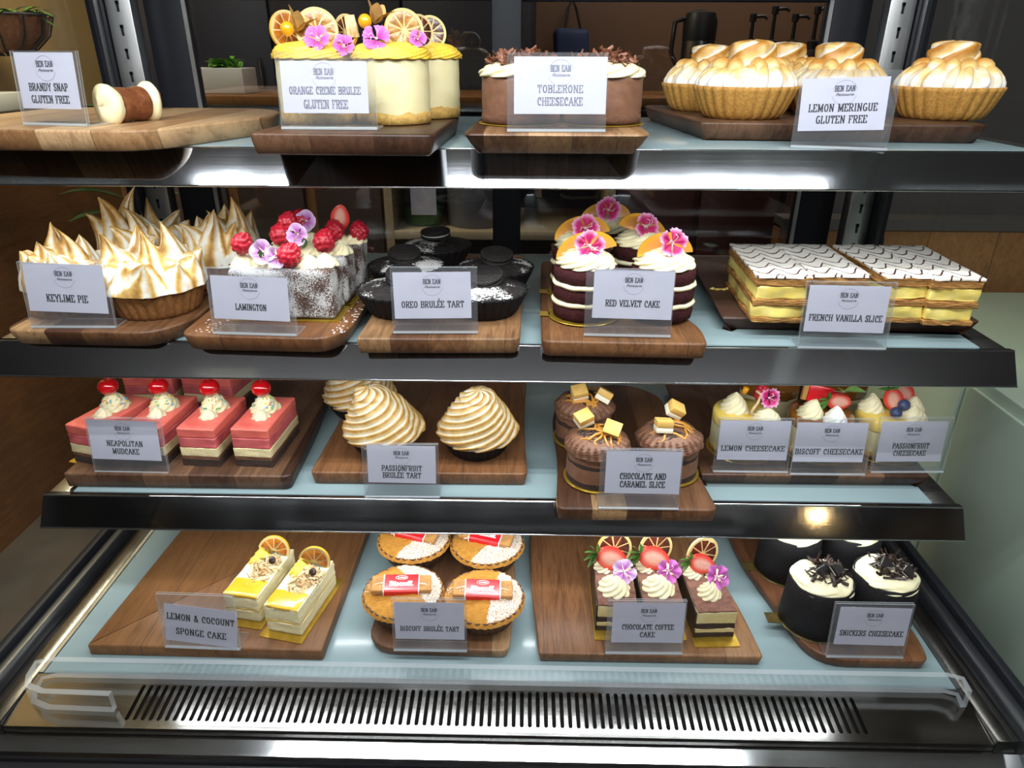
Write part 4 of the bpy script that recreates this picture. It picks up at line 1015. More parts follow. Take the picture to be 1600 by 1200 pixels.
def lamington_cake(lab, x, y, seed, deco, W=.118, D=.050, H=.060, rz=0):
    t = thing('lamington', lab, 'cake', (x, y, S2), rz, 'coconut lamingtons')
    M().box((-W/2-.004, -D/2-.004, .0003), (W/2+.006, D/2+.006, .0018)).build('cake_card', gold, t, 0)
    m = M().mark().box((-W/2, -D/2, .002), (W/2, D/2, H), 0, .005, 3, 9); m.jit(.0016, 120, seed); 
    for i, v in enumerate(m.v): m.t[i] = max(0.02, min(1, .43+.55*fbm(v, 60, seed)+(.10 if v.z > H*.9 else 0)))
    m.build('coconut_sponge', lamington, t, 180)
    m = M(); blob_row(m, [(-W*.40+k*W*.80/5, -.004+.006*(k % 2), H-.001) for k in range(6)], .0145, .015, 7, seed); m.build('cream_shells', cream, t, 180)
    for d in deco:
        if d[0] == 'rasp': m = M(); raspberry(m, d[1], d[2] if len(d) > 2 else .0118, (R_(d[3]) if len(d) > 3 else .5, .3, seed)); m.build('raspberry', berry_red, t, 180)
        elif d[0] == 'flower': flower('flower', t, d[1], d[2], (R_(75), R_(d[3]), 0), petal_lilac, 4, seed+int(d[3]), .0, .6)
        elif d[0] == 'straw': half_strawberry(t, d[1], .034, (0, R_(-80), 0), True)
        elif d[0] == 'bud':
            m = M(); leaf_blade(m, d[1], (.1, -.5, 1), .016, .004, .1); m.build('flower_bud', leaf, t, 180)
lamington_cake('front coconut lamington, behind the LAMINGTON sign', -.2475, .045, 1, [('rasp', (-.044, -.006, .086), .0122), ('rasp', (.012, -.016, .076), .0135), ('flower', (-.018, -.012, .078), .0145, 10), ('flower', (-.002, -.016, .073), .013, -35), ('bud', (-.020, -.016, .070))])
lamington_cake('middle coconut lamington of the three', -.2430, .101, 2, [('rasp', (-.022, -.004, .084), .0135), ('rasp', (-.014, .002, .097), .012), ('rasp', (.032, -.012, .078), .0135), ('flower', (.000, -.008, .084), .014, -20), ('bud', (.008, -.012, .070))], .116)
lamington_cake('back coconut lamington, topped with a strawberry', -.2370, .157, 3, [('rasp', (.024, -.012, .078), .0128), ('straw', (.029, .000, .088)), ('rasp', (.052, .002, .074), .0125), ('rasp', (-.022, .0, .089), .012), ('flower', (-.012, -.006, .088), .014, 5)], .114)
sign('acrylic sign reading LAMINGTON', (-.313, -.026), (-.219, -.031), S2, [('LAMINGTON', .30, .0066, .034)], (.003, .006, .0165, .064), tilt=R_(-1), H=.073)

OREO = font_mesh('OREO', .012)
def cookie(m, mc, c, r, rot):
    for mm, parts in ((m, ((-.0045, -.0012), (.0012, .0045))),):
        mm.mark()
        for z0, z1 in parts: mm.disc(r, z0, z1, 72, 0, bev=.0006, mod=lambda th, q, rr, z: (rr*(1+.018*(abs(sin(18*th))-.5)), z))
        for rr in (r*.80, r*.52): mm.tube([(rr*cos(2*pi*k/40), rr*sin(2*pi*k/40), .0046) for k in range(41)], .0005, 5, 0)
        for k in range(24): a = 2*pi*k/24; mm.tube([(r*.86*cos(a), r*.86*sin(a), .0046), (r*.96*cos(a), r*.96*sin(a), .0046)], .0006, 4, 0)
        vs, fs = OREO; mm.add([(v.x*.8, v.y*.8, .0048) for v in vs], fs)
        mm.k = 0; mm.xf(c, rot)
    mc.mark().disc(r*(.94 if rot[0] < .1 else .86), -.0013, .0013, 48, 0); mc.k = 0; mc.xf(c, rot)
def oreo_tart(lab, x, y, seed, ck, rz=0):
    t = thing('cookie_tart', lab, 'tart', (x, y, S2), 0, 'black cookie brulee tarts')
    m = M(); fluted(m, .036, .0505, .0285, 26, .055, bow=.15); m.build('crust', crust_black, t, 180)
    m = M().mark(); n, nj = 90, 16; P = []; T = []
    for j in range(nj+1):
        q = 1-j/nj; row = []; tr = []
        for i in range(n):
            th = 2*pi*i/n; rr = .0500*q*(1+.01*sin(26*th)); x0, y0 = rr*cos(th), rr*sin(th)
            z = .0275+.0075*(1-q**2.4)+.0012*fbm((x0, y0, 0), 200, seed)
            dx = cos(seed*1.9)*x0+sin(seed*1.9)*y0; row.append((x0, y0, z)); tr.append(max(.02, min(1, .50+dx*8+.6*fbm((x0, y0, 1), 60, seed))))
        P.append(row); T.append(tr)
    m.grid(P, True, 0, T); m.build('crumb_topping', oreo_top, t, 180)
    m = M(); mc = M(); cookie(m, mc, (ck[0], ck[1], ck[2]), .0215, (R_(ck[3]), R_(ck[4]), 0)); o = m.build('sandwich_cookie', oreo_bis, t, 50); mc.build('cream_filling', cream_white, o, 50)
oreo_tart('black cookie tart in front, left edge of its sign', -.1195, .062, 1, (.006, .002, .0425, 16, 5))
oreo_tart('black cookie tart in front, right edge of its sign', -.0165, .062, 2, (.0, .002, .0420, 14, -4))
oreo_tart('black cookie tart in the middle row, nearest the lamingtons', -.1270, .166, 3, (-.002, -.002, .0425, 12, 2))
oreo_tart('black cookie tart in the middle row, right side', -.0085, .160, 4, (.002, .0, .0420, 12, 3))
oreo_tart('rearmost black cookie tart, its cookie showing white cream', -.0985, .275, 5, (-.002, .0, .0445, 4, -2))
sign('acrylic sign standing before the black cookie tarts', (-.115, -.019), (-.021, -.016), S2, [('OREO BRULÉE TART', .31, .0068, .068)], (.0025, .007, .0165, .0675), tilt=R_(.5), H=.073)

def velvet(lab, x, y, seed, fl, z=S2):
    t = thing('red_velvet_cake', lab, 'cake', (x, y, z), 0, 'round red velvet cakes'); r = .0365
    m = M().disc(r+.0065, .0004, .0016, 48)
    if seed in (1, 3): m.box((-r-.016, -.007, .0004), (-r-.004, .007, .0016)); m.build('cake_card', gold, t)
    for k in range(3):
        z0 = .0018+k*.0215; m = M().mark()
        m.lathe([(r*.9, z0), (r, z0+.002), (r*1.01, z0+.008), (r, z0+.0155), (r*.9, z0+.0175), (0.001, z0+.0175)], 64, lambda th, q, rr, zz_: (rr*(1+.03*fbm((cos(th)*3, sin(th)*3, zz_*120), 1.6, seed+k)), zz_)); m.jit(.0009, 260, seed)
        m.build('sponge_layer', red_velvet, t, 180)
        if k < 2:
            z1 = z0+.0165; m = M().lathe([(r*.8, z1), (r*1.03, z1+.0005), (r*1.07, z1+.003), (r*1.03, z1+.0052), (r*.8, z1+.0056)], 56, lambda th, q, rr, zz_: (rr*(1+.035*fbm((cos(th)*2.5, sin(th)*2.5, k), 1.4, seed+9)), zz_+.0016*fbm((cos(th)*2, sin(th)*2, k+4), 1.5, seed)))
            m.build('cream_filling', cream, t, 180)
    m = M(); swirl(m, (0, 0, .0625), .0335, .0195, 10, .33, .17, lambda u: (1-u**1.9)**.62, 100, 16, seed=seed, wob=.10); m.build('cream_swirl', cream, t, 180)
    m = M().mark(); n = 22; P = []; T = []
    for j in range(6):
        q = j/5; P.append([((.012+.020*q)*cos(pi*i/n)*1.12, .0015*sin(q*3), (.004+.021*q)*sin(pi*i/n)) for i in range(n+1)]); T.append([q**3]*(n+1))
    P2 = [[(p[0], p[1]+.003, p[2]) for p in row] for row in P]
    m.grid(P, t=T); m.grid(P2, t=T, flip=True); m.grid([P[-1], P2[-1]], t=[[1]*(n+1)]*2); m.grid([P[0], P2[0]], t=[[.0]*(n+1)]*2, flip=True)
    m.k = 0; m.xf((fl[0]*.4, .004, .073), (R_(-14), R_(fl[2]), R_(fl[3]))); m.build('peach_slice', peach, t, 60)
    flower('dianthus_flower', t, (fl[0], -.011, .086+fl[1]), .0175, (R_(68), R_(fl[2]), R_(fl[3])), petal_mag, 5, seed, .10, .30)
velvet('red velvet cake in front, left of its sign', .101, .052, 1, (.002, .0, -14, 5))
velvet('red velvet cake in front, right of its sign', .1915, .052, 2, (.004, .004, 0, 20))
velvet('red velvet cake in the middle row, left side', .102, .140, 3, (.003, .0, -8, 8))
velvet('red velvet cake in the middle row, right side', .181, .152, 4, (.001, .0, 22, 12))
velvet('rearmost red velvet cake, at the top of the triangle', .140, .235, 5, (.003, .004, -10, 0))
sign('acrylic sign reading RED VELVET CAKE', (.096, -.020), (.191, -.023), S2, [('RED VELVET CAKE', .32, .0068, .058)], (.0085, .0005, .0195, .0725), tilt=R_(-.6), H=.074)

def vanilla(lab, x, y, W, L, rz, seed, H=.0605):
    t = thing('vanilla_slice', lab, 'slice', (x, y, S2), rz, 'iced vanilla slices'); z = .0008
    for k, (nm, th, mt, gx) in enumerate((('pastry_sheet', .0055, pastry, .0), ('custard_layer', .0165, custard, -.0015), ('pastry_sheet', .0075, pastry, .001), ('custard_layer', .0165, custard, -.001), ('pastry_sheet', .0115, pastry, .001))):
        m = M().mark().box((-W/2-gx, -L/2-gx, z), (W/2+gx, L/2+gx, z+th-.0003), 0, .0012 if mt is pastry else .003, 2, 7); m.jit(.0024 if mt is pastry else .0046, 150 if mt is pastry else 62, seed*3+k, (1, 1, .35)); m.build(nm, mt, t, 180 if mt is custard else 40); z += th-.0006
    m = M().mark().box((-W/2-.0012, -L/2-.002, z-.0012), (W/2+.0012, L/2+.001, z+.0022), 0, .0012, 2, 6); m.jit(.0011, 55, seed, (1, 1, .7)); m.build('feathered_icing', icing, t, 180)
vanilla('vanilla slice at the left end, custard spilling from its side', .3265, .100, .060, .145, R_(-3), 1, .06)
vanilla('vanilla slice second from the left, behind its sign', .3905, .104, .062, .140, R_(-1), 2)
vanilla('vanilla slice third from the left, right of its sign', .4630, .102, .052, .142, R_(2), 3)
vanilla('vanilla slice at the right end, with a drip of icing', .5185, .098, .055, .148, R_(-2), 4)
m = M().mark(); rng = random.Random(2)
for k in range(9): m.sphere((k*.0042-.018+rng.uniform(-.001, .001), rng.uniform(-.003, .003), .001), rng.uniform(.0015, .003), 8, sq=(1.3, 1, .7))
m.jit(.0012, 200); tag(m.build('custard_smear', custard, None, 180, (.295, .155, S2)), 'smear of custard left on the dark board by the vanilla slices', 'crumbs', kind='stuff')
sign('acrylic sign reading FRENCH VANILLA SLICE', (.341, -.001), (.439, -.003), Z2, [('FRENCH VANILLA SLICE', .31, .0070, .080)], (.004, .0055, .0190, .0715), H=.076, tilt=R_(-.5))

# ------------------------------------------------------------------ third shelf
def neapolitan(lab, x, y, rz, seed, W=.050, L=.098, deco=True):
    t = thing('neapolitan_slice', lab, 'cake', (x, y, S3), rz, 'pink layered neapolitan slices'); z = .0016
    m = M().box((-W/2-.008, -L/2-.003, .0003), (W/2-.002, L/2+.006, .0015)); m.build('cake_card', gold, t, 0)
    for k, (nm, th, mt, j) in enumerate((('chocolate_layer', .011, choc_cake, .0009), ('brown_layer', .005, choc_brown, .0007), ('vanilla_layer', .0125, sponge, .0007), ('pink_layer', .0155, pink, .0006), ('mousse_top', .0135, coral, .0006))):
        m = M().mark().box((-W/2, -L/2, z), (W/2, L/2, z+th), 0, .0006 if k < 3 else .0018, 2, 6); m.jit(j, 150, seed*5+k, (1, 1, .6)); m.build(nm, mt, t, 60); z += th-.0004
    if not deco: return
    m = M(); swirl(m, (-.002, .012, z-.001), .0190, .025, 8, .45, .22, None, 60, 14, seed=seed, wob=.1); swirl(m, (.002, -.013, z-.001), .0120, .012, 7, .2, .24, None, 48, 10, seed=seed+3, wob=.1); o = m.build('cream_swirl', cream, t, 180)
    rng = random.Random(seed)
    for q, mt in enumerate(SPRINK[:4]):
        m = M()
        for k in range(9):
            a = rng.uniform(0, 6.28); rr = rng.uniform(.006, .0175); zz_ = z+.021*(1-(rr/.0205)**1.4)+.0015; p = Vector((-.002+rr*cos(a), .012+rr*sin(a), zz_)); d = Vector((rng.gauss(0, 1), rng.gauss(0, 1), rng.gauss(0, .5))).normalized()*.0020
            m.tube([p-d, p+d], .0009, 5)
        m.build('sprinkles', mt, o, 180, kind='stuff')
    cherry(t, (-.003, .010, z+.0315), .0125, (rng.uniform(-.001, .003), .002))
neapolitan('neapolitan slice at the left end of the front row', -.528, .088, R_(-16), 1)
neapolitan('neapolitan slice second from the left, right edge of its sign', -.4585, .090, R_(-5), 2)
neapolitan('neapolitan slice third from the left', -.3885, .088, R_(-4), 3)
neapolitan('neapolitan slice at the right end of the front row', -.3185, .088, R_(-4), 4)
neapolitan('neapolitan slice in the back row, left of the two', -.532, .232, R_(3), 5, .072, .075, False)
neapolitan('neapolitan slice in the back row, right of the two', -.438, .232, R_(-8), 6, .080, .075, False)
sign('acrylic sign reading NEAPOLITAN MUDCAKE', (-.525, .022), (-.428, .021), S3, [('NEAPOLITAN', .42, .0072, .046), ('MUDCAKE', .22, .0072, .034)], (.0005, .0065, .018, .0725), H=.076, tilt=R_(-1))

def passion(lab, x, y, seed, lean, H=.071, twist=1.5):
    t = thing('passionfruit_tart', lab, 'tart', (x, y, S3), seed*.9, 'swirled passionfruit tarts')
    m = M(); fluted(m, .036, .0505, .029, 26, .055, bow=.15); m.build('crust', crust_black, t, 180)
    m = M(); swirl(m, (0, 0, .024), .0580, H, 10, .80, .11, lambda u: (.90+.10*min(1, u*9))*(1-u)**.52 if u < .8 else (.415*math.sqrt(max(0, 1-((u-.8)/.2)**2))+.019), 180, 80, lean, seed=seed, toast=1.0, sharp=.7, wob=.09, saw=True)
    m.build('meringue_swirl', meringue, t, 180)
passion('passionfruit tart standing alone on the right of the board', -.0325, .098, 1, (-.006, -.010))
passion('passionfruit tart behind its sign, peak leaning left', -.1610, .100, 2, (-.004, .016))
passion('passionfruit tart at the back left, partly hidden', -.2165, .206, 3, (.004, .01), .070)
sign('acrylic sign reading PASSIONFRUIT BRULÉE TART', (-.171, .003), (-.075, .004), Z3, [('PASSIONFRUIT', .40, .0072, .050), ('BRULÉE TART', .21, .0072, .048)], (.006, .004, .020, .0715), H=.074, tilt=R_(-.8))

def caramel_cake(lab, x, y, seed, cubes):
    t = thing('caramel_mousse_cake', lab, 'cake', (x, y, S3), 0, 'chocolate caramel mousse cakes'); r = .0385
    M().disc(r+.0035, .0004, .003, 48).build('cake_card', gold, t)
    for k, (nm, z0, z1, mt, dr) in enumerate((('chocolate_base', .003, .011, choc_cake, .0), ('mousse_layer', .0105, .030, mousse, .0), ('sponge_layer', .0295, .037, choc_cake, -.0006), ('mousse_layer', .0365, .0475, mousse, .0))):
        m = M().mark().lathe([(r+dr, z0)]+[(r+dr, z0+(z1-z0)*q/5) for q in range(1, 6)]+[(.001, z1)], 64, lambda th, q, rr, zz_: (rr*(1+.014*fbm((cos(th)*2.5, sin(th)*2.5, zz_*70), 1.5, seed+k)), zz_+(.0022*fbm((cos(th)*2, sin(th)*2, k), 1.6, seed) if rr > .01 else 0))); m.build(nm, mt, t, 60)
    m = M(); swirl(m, (0, 0, .046), .0405, .0215, 13, .60, .13, lambda u: (1-u**2.8)**.6 if u < 1 else .15, 130, 16, seed=seed, wob=.09); m.build('mousse_swirl', mousse, t, 180)
    rng = random.Random(seed); top = lambda rr: .0475+.0205*(1-(rr/.041)**2.4)
    for nm, mt, nn, wd in (('chocolate_drizzle', choc_dark, 13, .0012), ('caramel_drizzle', caramel, 6, .0020)):
        m = M()
        for k in range(nn):
            a = rng.uniform(0, 6.28); off = rng.uniform(-.022, .022); pts = []
            for q in range(15):
                s = (q/14-.5)*.066*math.sqrt(max(.05, 1-(off/.036)**2)); px = s*cos(a)-off*sin(a)+.004*sin(q*.9+k); py = s*sin(a)+off*cos(a)+.004*cos(q*.8+k*2); rr = min(.040, hypot(px, py)); pts.append((px, py, top(rr)+wd*.9))
            m.tube(pts, [wd*(.6+.4*sin(pi*q/14)) for q in range(15)], 8)
        m.build(nm, mt, t, 180)
    for (cx, cyy, cz, rx, ry, rz) in cubes:
        m = M().mark().box((-.0105, -.009, -.001), (.0105, .009, .008), 0, .001); m.k = 0; m.xf((cx, cyy, cz), (R_(rx), R_(ry), R_(rz))); o = m.build('fudge_cube', fudge, t, 30)
        m = M().mark().box((-.0105, -.009, -.008), (.0105, .009, -.0011), 0, .001); m.k = 0; m.xf((cx, cyy, cz), (R_(rx), R_(ry), R_(rz))); m.build('white_half', fudge_white, o, 30)
caramel_cake('chocolate caramel cake in front, left of its sign', .125, .030, 1, [(-.018, .012, .078, 20, -15, 25), (.016, -.008, .075, 50, 15, -15)])
caramel_cake('chocolate caramel cake right of its sign', .2185, .046, 2, [(.008, .020, .080, 20, 30, 10), (-.012, -.012, .074, -10, 4, 3)])
caramel_cake('chocolate caramel cake at the back, its fudge cubes near the shelf above', .115, .132, 3, [(-.008, -.010, .076, 25, -10, 10), (.026, -.008, .071, -20, 25, -15)])
sign('acrylic sign reading CHOCOLATE AND CARAMEL SLICE', (.122, -.042), (.218, -.042), S3-.001, [('CHOCOLATE AND', .415, .0076, .054), ('CARAMEL SLICE', .225, .0076, .053)], (.0065, .0008, .020, .0755), H=.078, tilt=R_(-.4))

def cheesecake(lab, x, y, seed, top, r=.0415, h=.055):
    t = tall_cake(lab, x, y, r, h, cake_cream, cake_crumb, 'round_cheesecake', 'glazed round cheesecakes', .010, seed, S3, gold)
    m = M(); m.lathe([(r*1.003, h-.013), (r*1.012, h-.010), (r*1.01, h+.0005), (r*.97, h+.0035), (r*.6, h+.0042), (.001, h+.0042)], 56, lambda th, q, rr, z: (rr, z+(.003*fbm((cos(th)*2, sin(th)*2, 0), 1.5, seed) if z < h-.008 else 0))); m.build('glaze', top, t, 180); return t
def rosette(t, c, r=.0165, h=.020, seed=0, mt=None, lean=(0, 0)):
    m = M(); swirl(m, c, r, h, 8, .42, .24, None, 64, 14, lean, seed=seed, wob=.08); m.build('cream_rosette', mt or cream, t, 180)
def blueberry(t, c):
    m = M(); pr = [(max(1e-5, .0078*sin(pi*j/12)), -.0072*cos(pi*j/12)-(.0012 if j > 10 else 0)) for j in range(13)]
    m.mark().lathe(pr, 20, caps=False); m.k = 0; m.xf(c, (R_(50), 0, .3)); m.build('blueberry', berry_blue, t, 180)
t = cheesecake('yellow glazed lemon cheesecake at the left end, with a magenta flower', .331, .108, 1, glaze_lemon)
rosette(t, (-.014, .004, .0580), .0185, .026, 1); rosette(t, (.022, -.020, .0580), .0175, .016, 2)
flower('dianthus_flower', t, (.0225, -.016, .086), .014, (R_(70), R_(35), 0), petal_mag, 4, 3, .18, .5)
m = M(); raspberry(m, (.020, .002, .084), .0115); m.build('raspberry', berry_red, t, 180); blueberry(t, (.028, -.006, .080))
m = M().tube([(.0, -.022, .064), (.001, -.024, .072), (.008, -.02, .080), (.012, -.016, .090), (.006, -.012, .094)], .0018, 8); m.build('candied_peel', toast_coconut, t, 180)
m = M().tube([(-.004, .004, .083), (-.003, .0, .092)], .004, 8); m.build('golden_berry', physalis, t, 180)
t = cheesecake('brown glazed cheesecake second in the row, with a strawberry and a wrapped biscuit', .434, .108, 2, glaze_caramel)
rosette(t, (-.020, -.010, .058), .0165, .024, 3, None, (.004, 0)); rosette(t, (.006, -.028, .057), .0150, .024, 5, cream_white)
half_strawberry(t, (.016, -.004, .076), .036, (0, R_(15), R_(10)), True)
m = M().mark(); leaf_blade(m, (0, 0, 0), (1, -.3, .3), .026, .011, .2); leaf_blade(m, (0, 0, 0), (-.4, -.6, .5), .02, .010, .3); m.k = 0; m.xf((.020, -.010, .094)); m.build('mint_leaves', mint, t, 180)
m = M().mark().box((-.017, -.004, -.012), (.017, .004, .012), 0, .002); m.k = 0; m.xf((-.006, .004, .082), (R_(-15), R_(12), 0)); o = m.build('red_wrapped_biscuit', wrap_red, t, 30)
m = M().mark().box((-.024, -.0035, -.0115), (-.017, .0035, .0115), 0, .002); m.k = 0; m.xf((-.006, .004, .082), (R_(-15), R_(12), 0)); m.build('biscuit_end', biscuit, o, 30)
t = cheesecake('yellow glazed passionfruit cheesecake at the right end, with blueberries', .527, .110, 3, glaze_lemon)
rosette(t, (-.024, .008, .058), .0165, .024, 7); rosette(t, (.022, -.014, .0575), .0180, .018, 8); rosette(t, (.030, .002, .0595), .014, .022, 9)
blueberry(t, (-.006, -.024, .0690)); blueberry(t, (.009, -.012, .0745)); half_strawberry(t, (-.002, -.002, .080), .034, (0, R_(70), R_(-15)), True); half_strawberry(t, (.016, .012, .084), .034, (0, R_(40), R_(-10)), False)
t = cheesecake('brown glazed cheesecake in the back row behind the lemon one', .398, .212, 4, glaze_caramel); rosette(t, (-.01, .01, .058), .016, .02, 12)
half_strawberry(t, (.014, -.012, .072), .03, (0, R_(20), 0), True)
t = cheesecake('brown glazed cheesecake in the back row, hidden behind the strawberry', .498, .214, 5, glaze_caramel); rosette(t, (.01, .0, .058), .016, .02, 13)
half_strawberry(t, (-.012, -.012, .074), .03, (0, R_(-30), 0), True)
sign('acrylic sign reading LEMON CHEESECAKE', (.279, .042), (.376, .042), S3, [('LEMON CHEESECAKE', .30, .0070, .081)], (.0035, .0035, .0175, .0725), H=.0755, foot=.014)
sign('acrylic cheesecake sign in the middle of the three side by side', (.378, .038), (.475, .039), S3, [('BISCOFF CHEESECAKE', .27, .0072, .086)], (.001, .006, .018, .0725), H=.078, foot=.014)
sign('acrylic sign reading PASSIONFRUIT CHEESECAKE', (.485, .045), (.580, .048), S3, [('PASSIONFRUIT', .40, .0070, .047), ('CHEESECAKE', .22, .0070, .042)], (.004, .006, .0155, .0715), H=.077, foot=.014)

# ------------------------------------------------------------------ the deck
def lemon_bar(lab, x, y, rz, seed):
    t = thing('lemon_sponge_bar', lab, 'cake', (x, y, SD), rz, 'lemon coconut sponge bars'); W, L = .048, .100
    M().box((-W/2-.005, -L/2-.012, .0003), (W/2+.006, L/2+.012, .0016)).build('cake_card', gold, t, 0)
    z = .0017
    for k, (nm, th, mt) in enumerate((('sponge_layer', .0165, sponge_pale), ('curd_layer', .0035, curd_soft), ('sponge_layer', .0170, sponge_pale), ('cream_top', .0045, cream))):
        m = M().mark().box((-W/2, -L/2, z), (W/2, L/2, z+th), 0, .001, 2, 6); m.jit(.0011, 150, seed*4+k, (1, 1, .5)); m.build(nm, mt, t, 60); z += th-.0003
    m = M().mark().box((-W/2+.001, -L/2-.0006, z-.0026), (W/2-.001, -L/2+.030, z+.0016), 0, .0018, 2, 4); m.jit(.0022, 60, seed, (1, 1, .5)); m.build('lemon_curd', curd, t, 180)
    m = M(); blob_row(m, [(-.013, .016+.012*k, z) for k in range(3)], .010, .011, 7, seed); m.build('yellow_cream', cream_yellow, t, 180)
    m = M(); shreds(m, (.005, .010, z), 110, .019, .014, .0016, seed, .010, curl=.35); shreds(m, (.005, -.012, z), 50, .014, .013, .0014, seed+1, .003, curl=.2); m.build('toasted_coconut_shreds', toast_coconut, t, 60, kind='stuff')
    citrus('candied_orange_half', t, (.004, .034, z+.008), .0215, (R_(-18), R_(22), R_(6)), flesh=flesh_amber, a0=-5, a1=185, seg=9, th=.005)
    m = M().mark().disc(.0052, 0, .003, 20, bev=.001); m.k = 0; m.xf((.014, .012, z+.010), (R_(50), 0, 0)); m.build('chocolate_button', choc_dark, t, 60)
sponge_pale = mat('coconut_sponge_cake', (.70, .60, .32), (.76, .68, .42), rough=.8, scale=260, bump=.5)
curd_soft = mat('soaked_curd_layer', (.68, .46, .10), (.66, .5, .2), rough=.5, scale=160)
lemon_bar('lemon coconut bar on the right, its gold card in full view', -.2615, -.022, R_(-12), 1)
lemon_bar('lemon coconut bar on the left, its front corner behind the sign', -.3225, .000, R_(-10), 2)
sign('acrylic sign with a tilted card reading LEMON & COCOUNT SPONGE CAKE', (-.4135, -.0985), (-.3185, -.1010), SD, [('LEMON & COCOUNT', .68, .0088, .083), ('SPONGE CAKE', .29, .0088, .062)], (.004, .001, .006, .060), tilt=R_(-6), H=.079, logo=False)

BISC = font_mesh('Biscoff.', .0135, .0008)
LOT = font_mesh('Lotus', .0048, .0001, .3)
def biscoff(lab, x, y, rz, seed, da):
    t = thing('biscuit_tart', lab, 'tart', (x, y, SD), 0, 'wrapped biscuit brulee tarts')
    m = M(); fluted(m, .037, .0515, .034, 30, .060, bow=.15); m.build('paper_case', crust_case, t, 180)
    m = M().mark(); n, nj = 120, 22; P = []; T = []
    for j in range(nj+1):
        q = 1-j/nj; row = []; tr = []
        for i in range(n):
            th = 2*pi*i/n; rr = .0540*q*(1+.014*fbm((cos(th)*4, sin(th)*4, 0), 2, seed)*q); x0, y0 = rr*cos(th), rr*sin(th)
            z = .0325+.0095*(1-q**3)+.0022*fbm((x0, y0, 0), 300, seed)-(.004 if j == 0 else 0)
            s = cos(da)*x0+sin(da)*y0; row.append((x0, y0, z)); tr.append((.68 if q < .93 else .30) if s > .012 else .03)
        P.append(row); T.append(tr)
    m.grid(P, True, 0, T); m.build('crumb_top', biscoff_top, t, 180)
    def pl(mm): mm.k = 0; mm.xf((-.001, -.002, .0455), (R_(6), R_(3), rz)); return mm
    m = pl(M().mark().box((-.0385, -.0135, -.003), (.0385, .0135, .0045), 0, .003, 3, 3)); o = m.build('wrapped_biscuit', biscuit, t, 60)
    m = M().mark(); W = .0225; pr = [(-.0150, -.003), (-.0150, .0035), (-.0132, .0052), (.0132, .0052), (.0150, .0035), (.0150, -.003)]
    m.grid([[(-W, a, b) for a, b in pr], [(W, a, b) for a, b in pr]], flip=True); m.grid([[(-W, a*.985, b-.0004) for a, b in pr], [(W, a*.985, b-.0004) for a, b in pr]])
    for sx in (-1, 1):
        xx = sx*W; m.grid([[(xx-.0007, a*1.004, b+.0001) for a, b in pr], [(xx+.0007, a*1.004, b+.0001) for a, b in pr]], mi=1, flip=True)
    pl(m).build('red_sleeve', [wrap_red, white_print], o, 30)
    m = M().mark(); vs, fs = BISC; m.add([(v.x*.80, v.y*.80-.0030, .0056) for v in vs], fs); vs, fs = LOT; m.add([(v.x, v.y+.0078, .0056) for v in vs], fs)
    m.tube([(.0078*cos(2*pi*k/28), .0078+.0033*sin(2*pi*k/28), .0053) for k in range(29)], .0004, 4); pl(m).build('printed_name', white_print, o, 0)
    m = M().mark()
    for sx in (-1, 1):
        P = []
        for j in range(6):
            q = j/5; xx = sx*(W+q*.024); hh = .0155*(1-.12*q); P.append([(xx, -hh+2*hh*i/10, (.0062-.0062*q*q*.9)*(1-abs(i/5-1)**3)+.0012*sin(i*2.1+j*1.7+seed)*q-.001*q) for i in range(11)])
        m.grid(P, flip=sx < 0)
    pl(m).build('clear_wrapper_ends', wrap_clear, o, 60)
biscoff('biscuit tart in the front row, left edge of its sign', -.1250, -.0260, R_(6), 1, R_(35))
biscoff('biscuit tart in the front row, right edge of its sign', -.0185, -.0330, R_(2), 2, R_(-8))
biscoff('biscuit tart in the back row on the left', -.1270, .0880, R_(-16), 3, R_(-38))
biscoff('biscuit tart in the back row on the right', -.0195, .0800, R_(-14), 4, R_(-40))
sign('acrylic sign standing before the wrapped biscuit tarts', (-.1275, -.0975), (-.0360, -.0975), SD, [('BISCOFF BRULÉE TART', .295, .0066, .072)], (.003, .003, .0170, .0705), H=.0765, foot=.017)

def coffee_cake(lab, x, y, rz, seed, slice_fl, W=.050, L=.100):
    t = thing('coffee_cake_bar', lab, 'cake', (x, y, SD), rz, 'chocolate coffee cake bars')
    M().box((-W/2-.003, -L/2-.016, .0003), (W/2+.004, L/2+.006, .0016)).build('cake_card', gold, t, 0); z = .0017
    for k, (nm, th, mt) in enumerate((('chocolate_layer', .008, choc_cake), ('cream_layer', .0065, coffee_cream), ('chocolate_layer', .009, choc_cake), ('cream_layer', .0185, coffee_cream), ('cocoa_top', .0022, coffee_top))):
        m = M().mark().box((-W/2, -L/2, z), (W/2, L/2, z+th), 0, .0007, 2, 6); m.jit(.0008 if mt is coffee_cream else .0013, 170, seed*7+k, (.8, .8, .5)); m.build(nm, mt, t, 60); z += th-.0004
    for sx in (-1,):
        m = M().box((sx*(W/2+.0014)-.0005, -L/2, .0017), (sx*(W/2+.0014)+.0005, L/2, z-.001)); m.build('chocolate_collar', choc_dark, t, 0)
    rosette(t, (-.002, -.018, z-.001), .0205 if seed < 3 else .015, .022, seed); rosette(t, (-.012, .022, z-.001), .013, .016, seed+3); rosette(t, (.014, .016, z-.001), .012, .014, seed+5)
    citrus('dried_lime_wheel', t, (.002, .036, z+.022), .0245, (R_(-16), R_(20*seed), R_(4)), flesh=slice_fl, rind=rind_yellow if seed == 1 else pith, seg=9)
    half_strawberry(t, (-.006, .018, z+.020), .045 if seed < 3 else .037, (R_(-20), R_(22), R_(0)), True)
    flower('flower', t, (.010 if seed < 3 else .008, -.010, z+.021), .0165, (R_(52), R_(8*seed), 0), petal_lilac if seed == 1 else petal_pink, 5, seed, .05, .3, True)
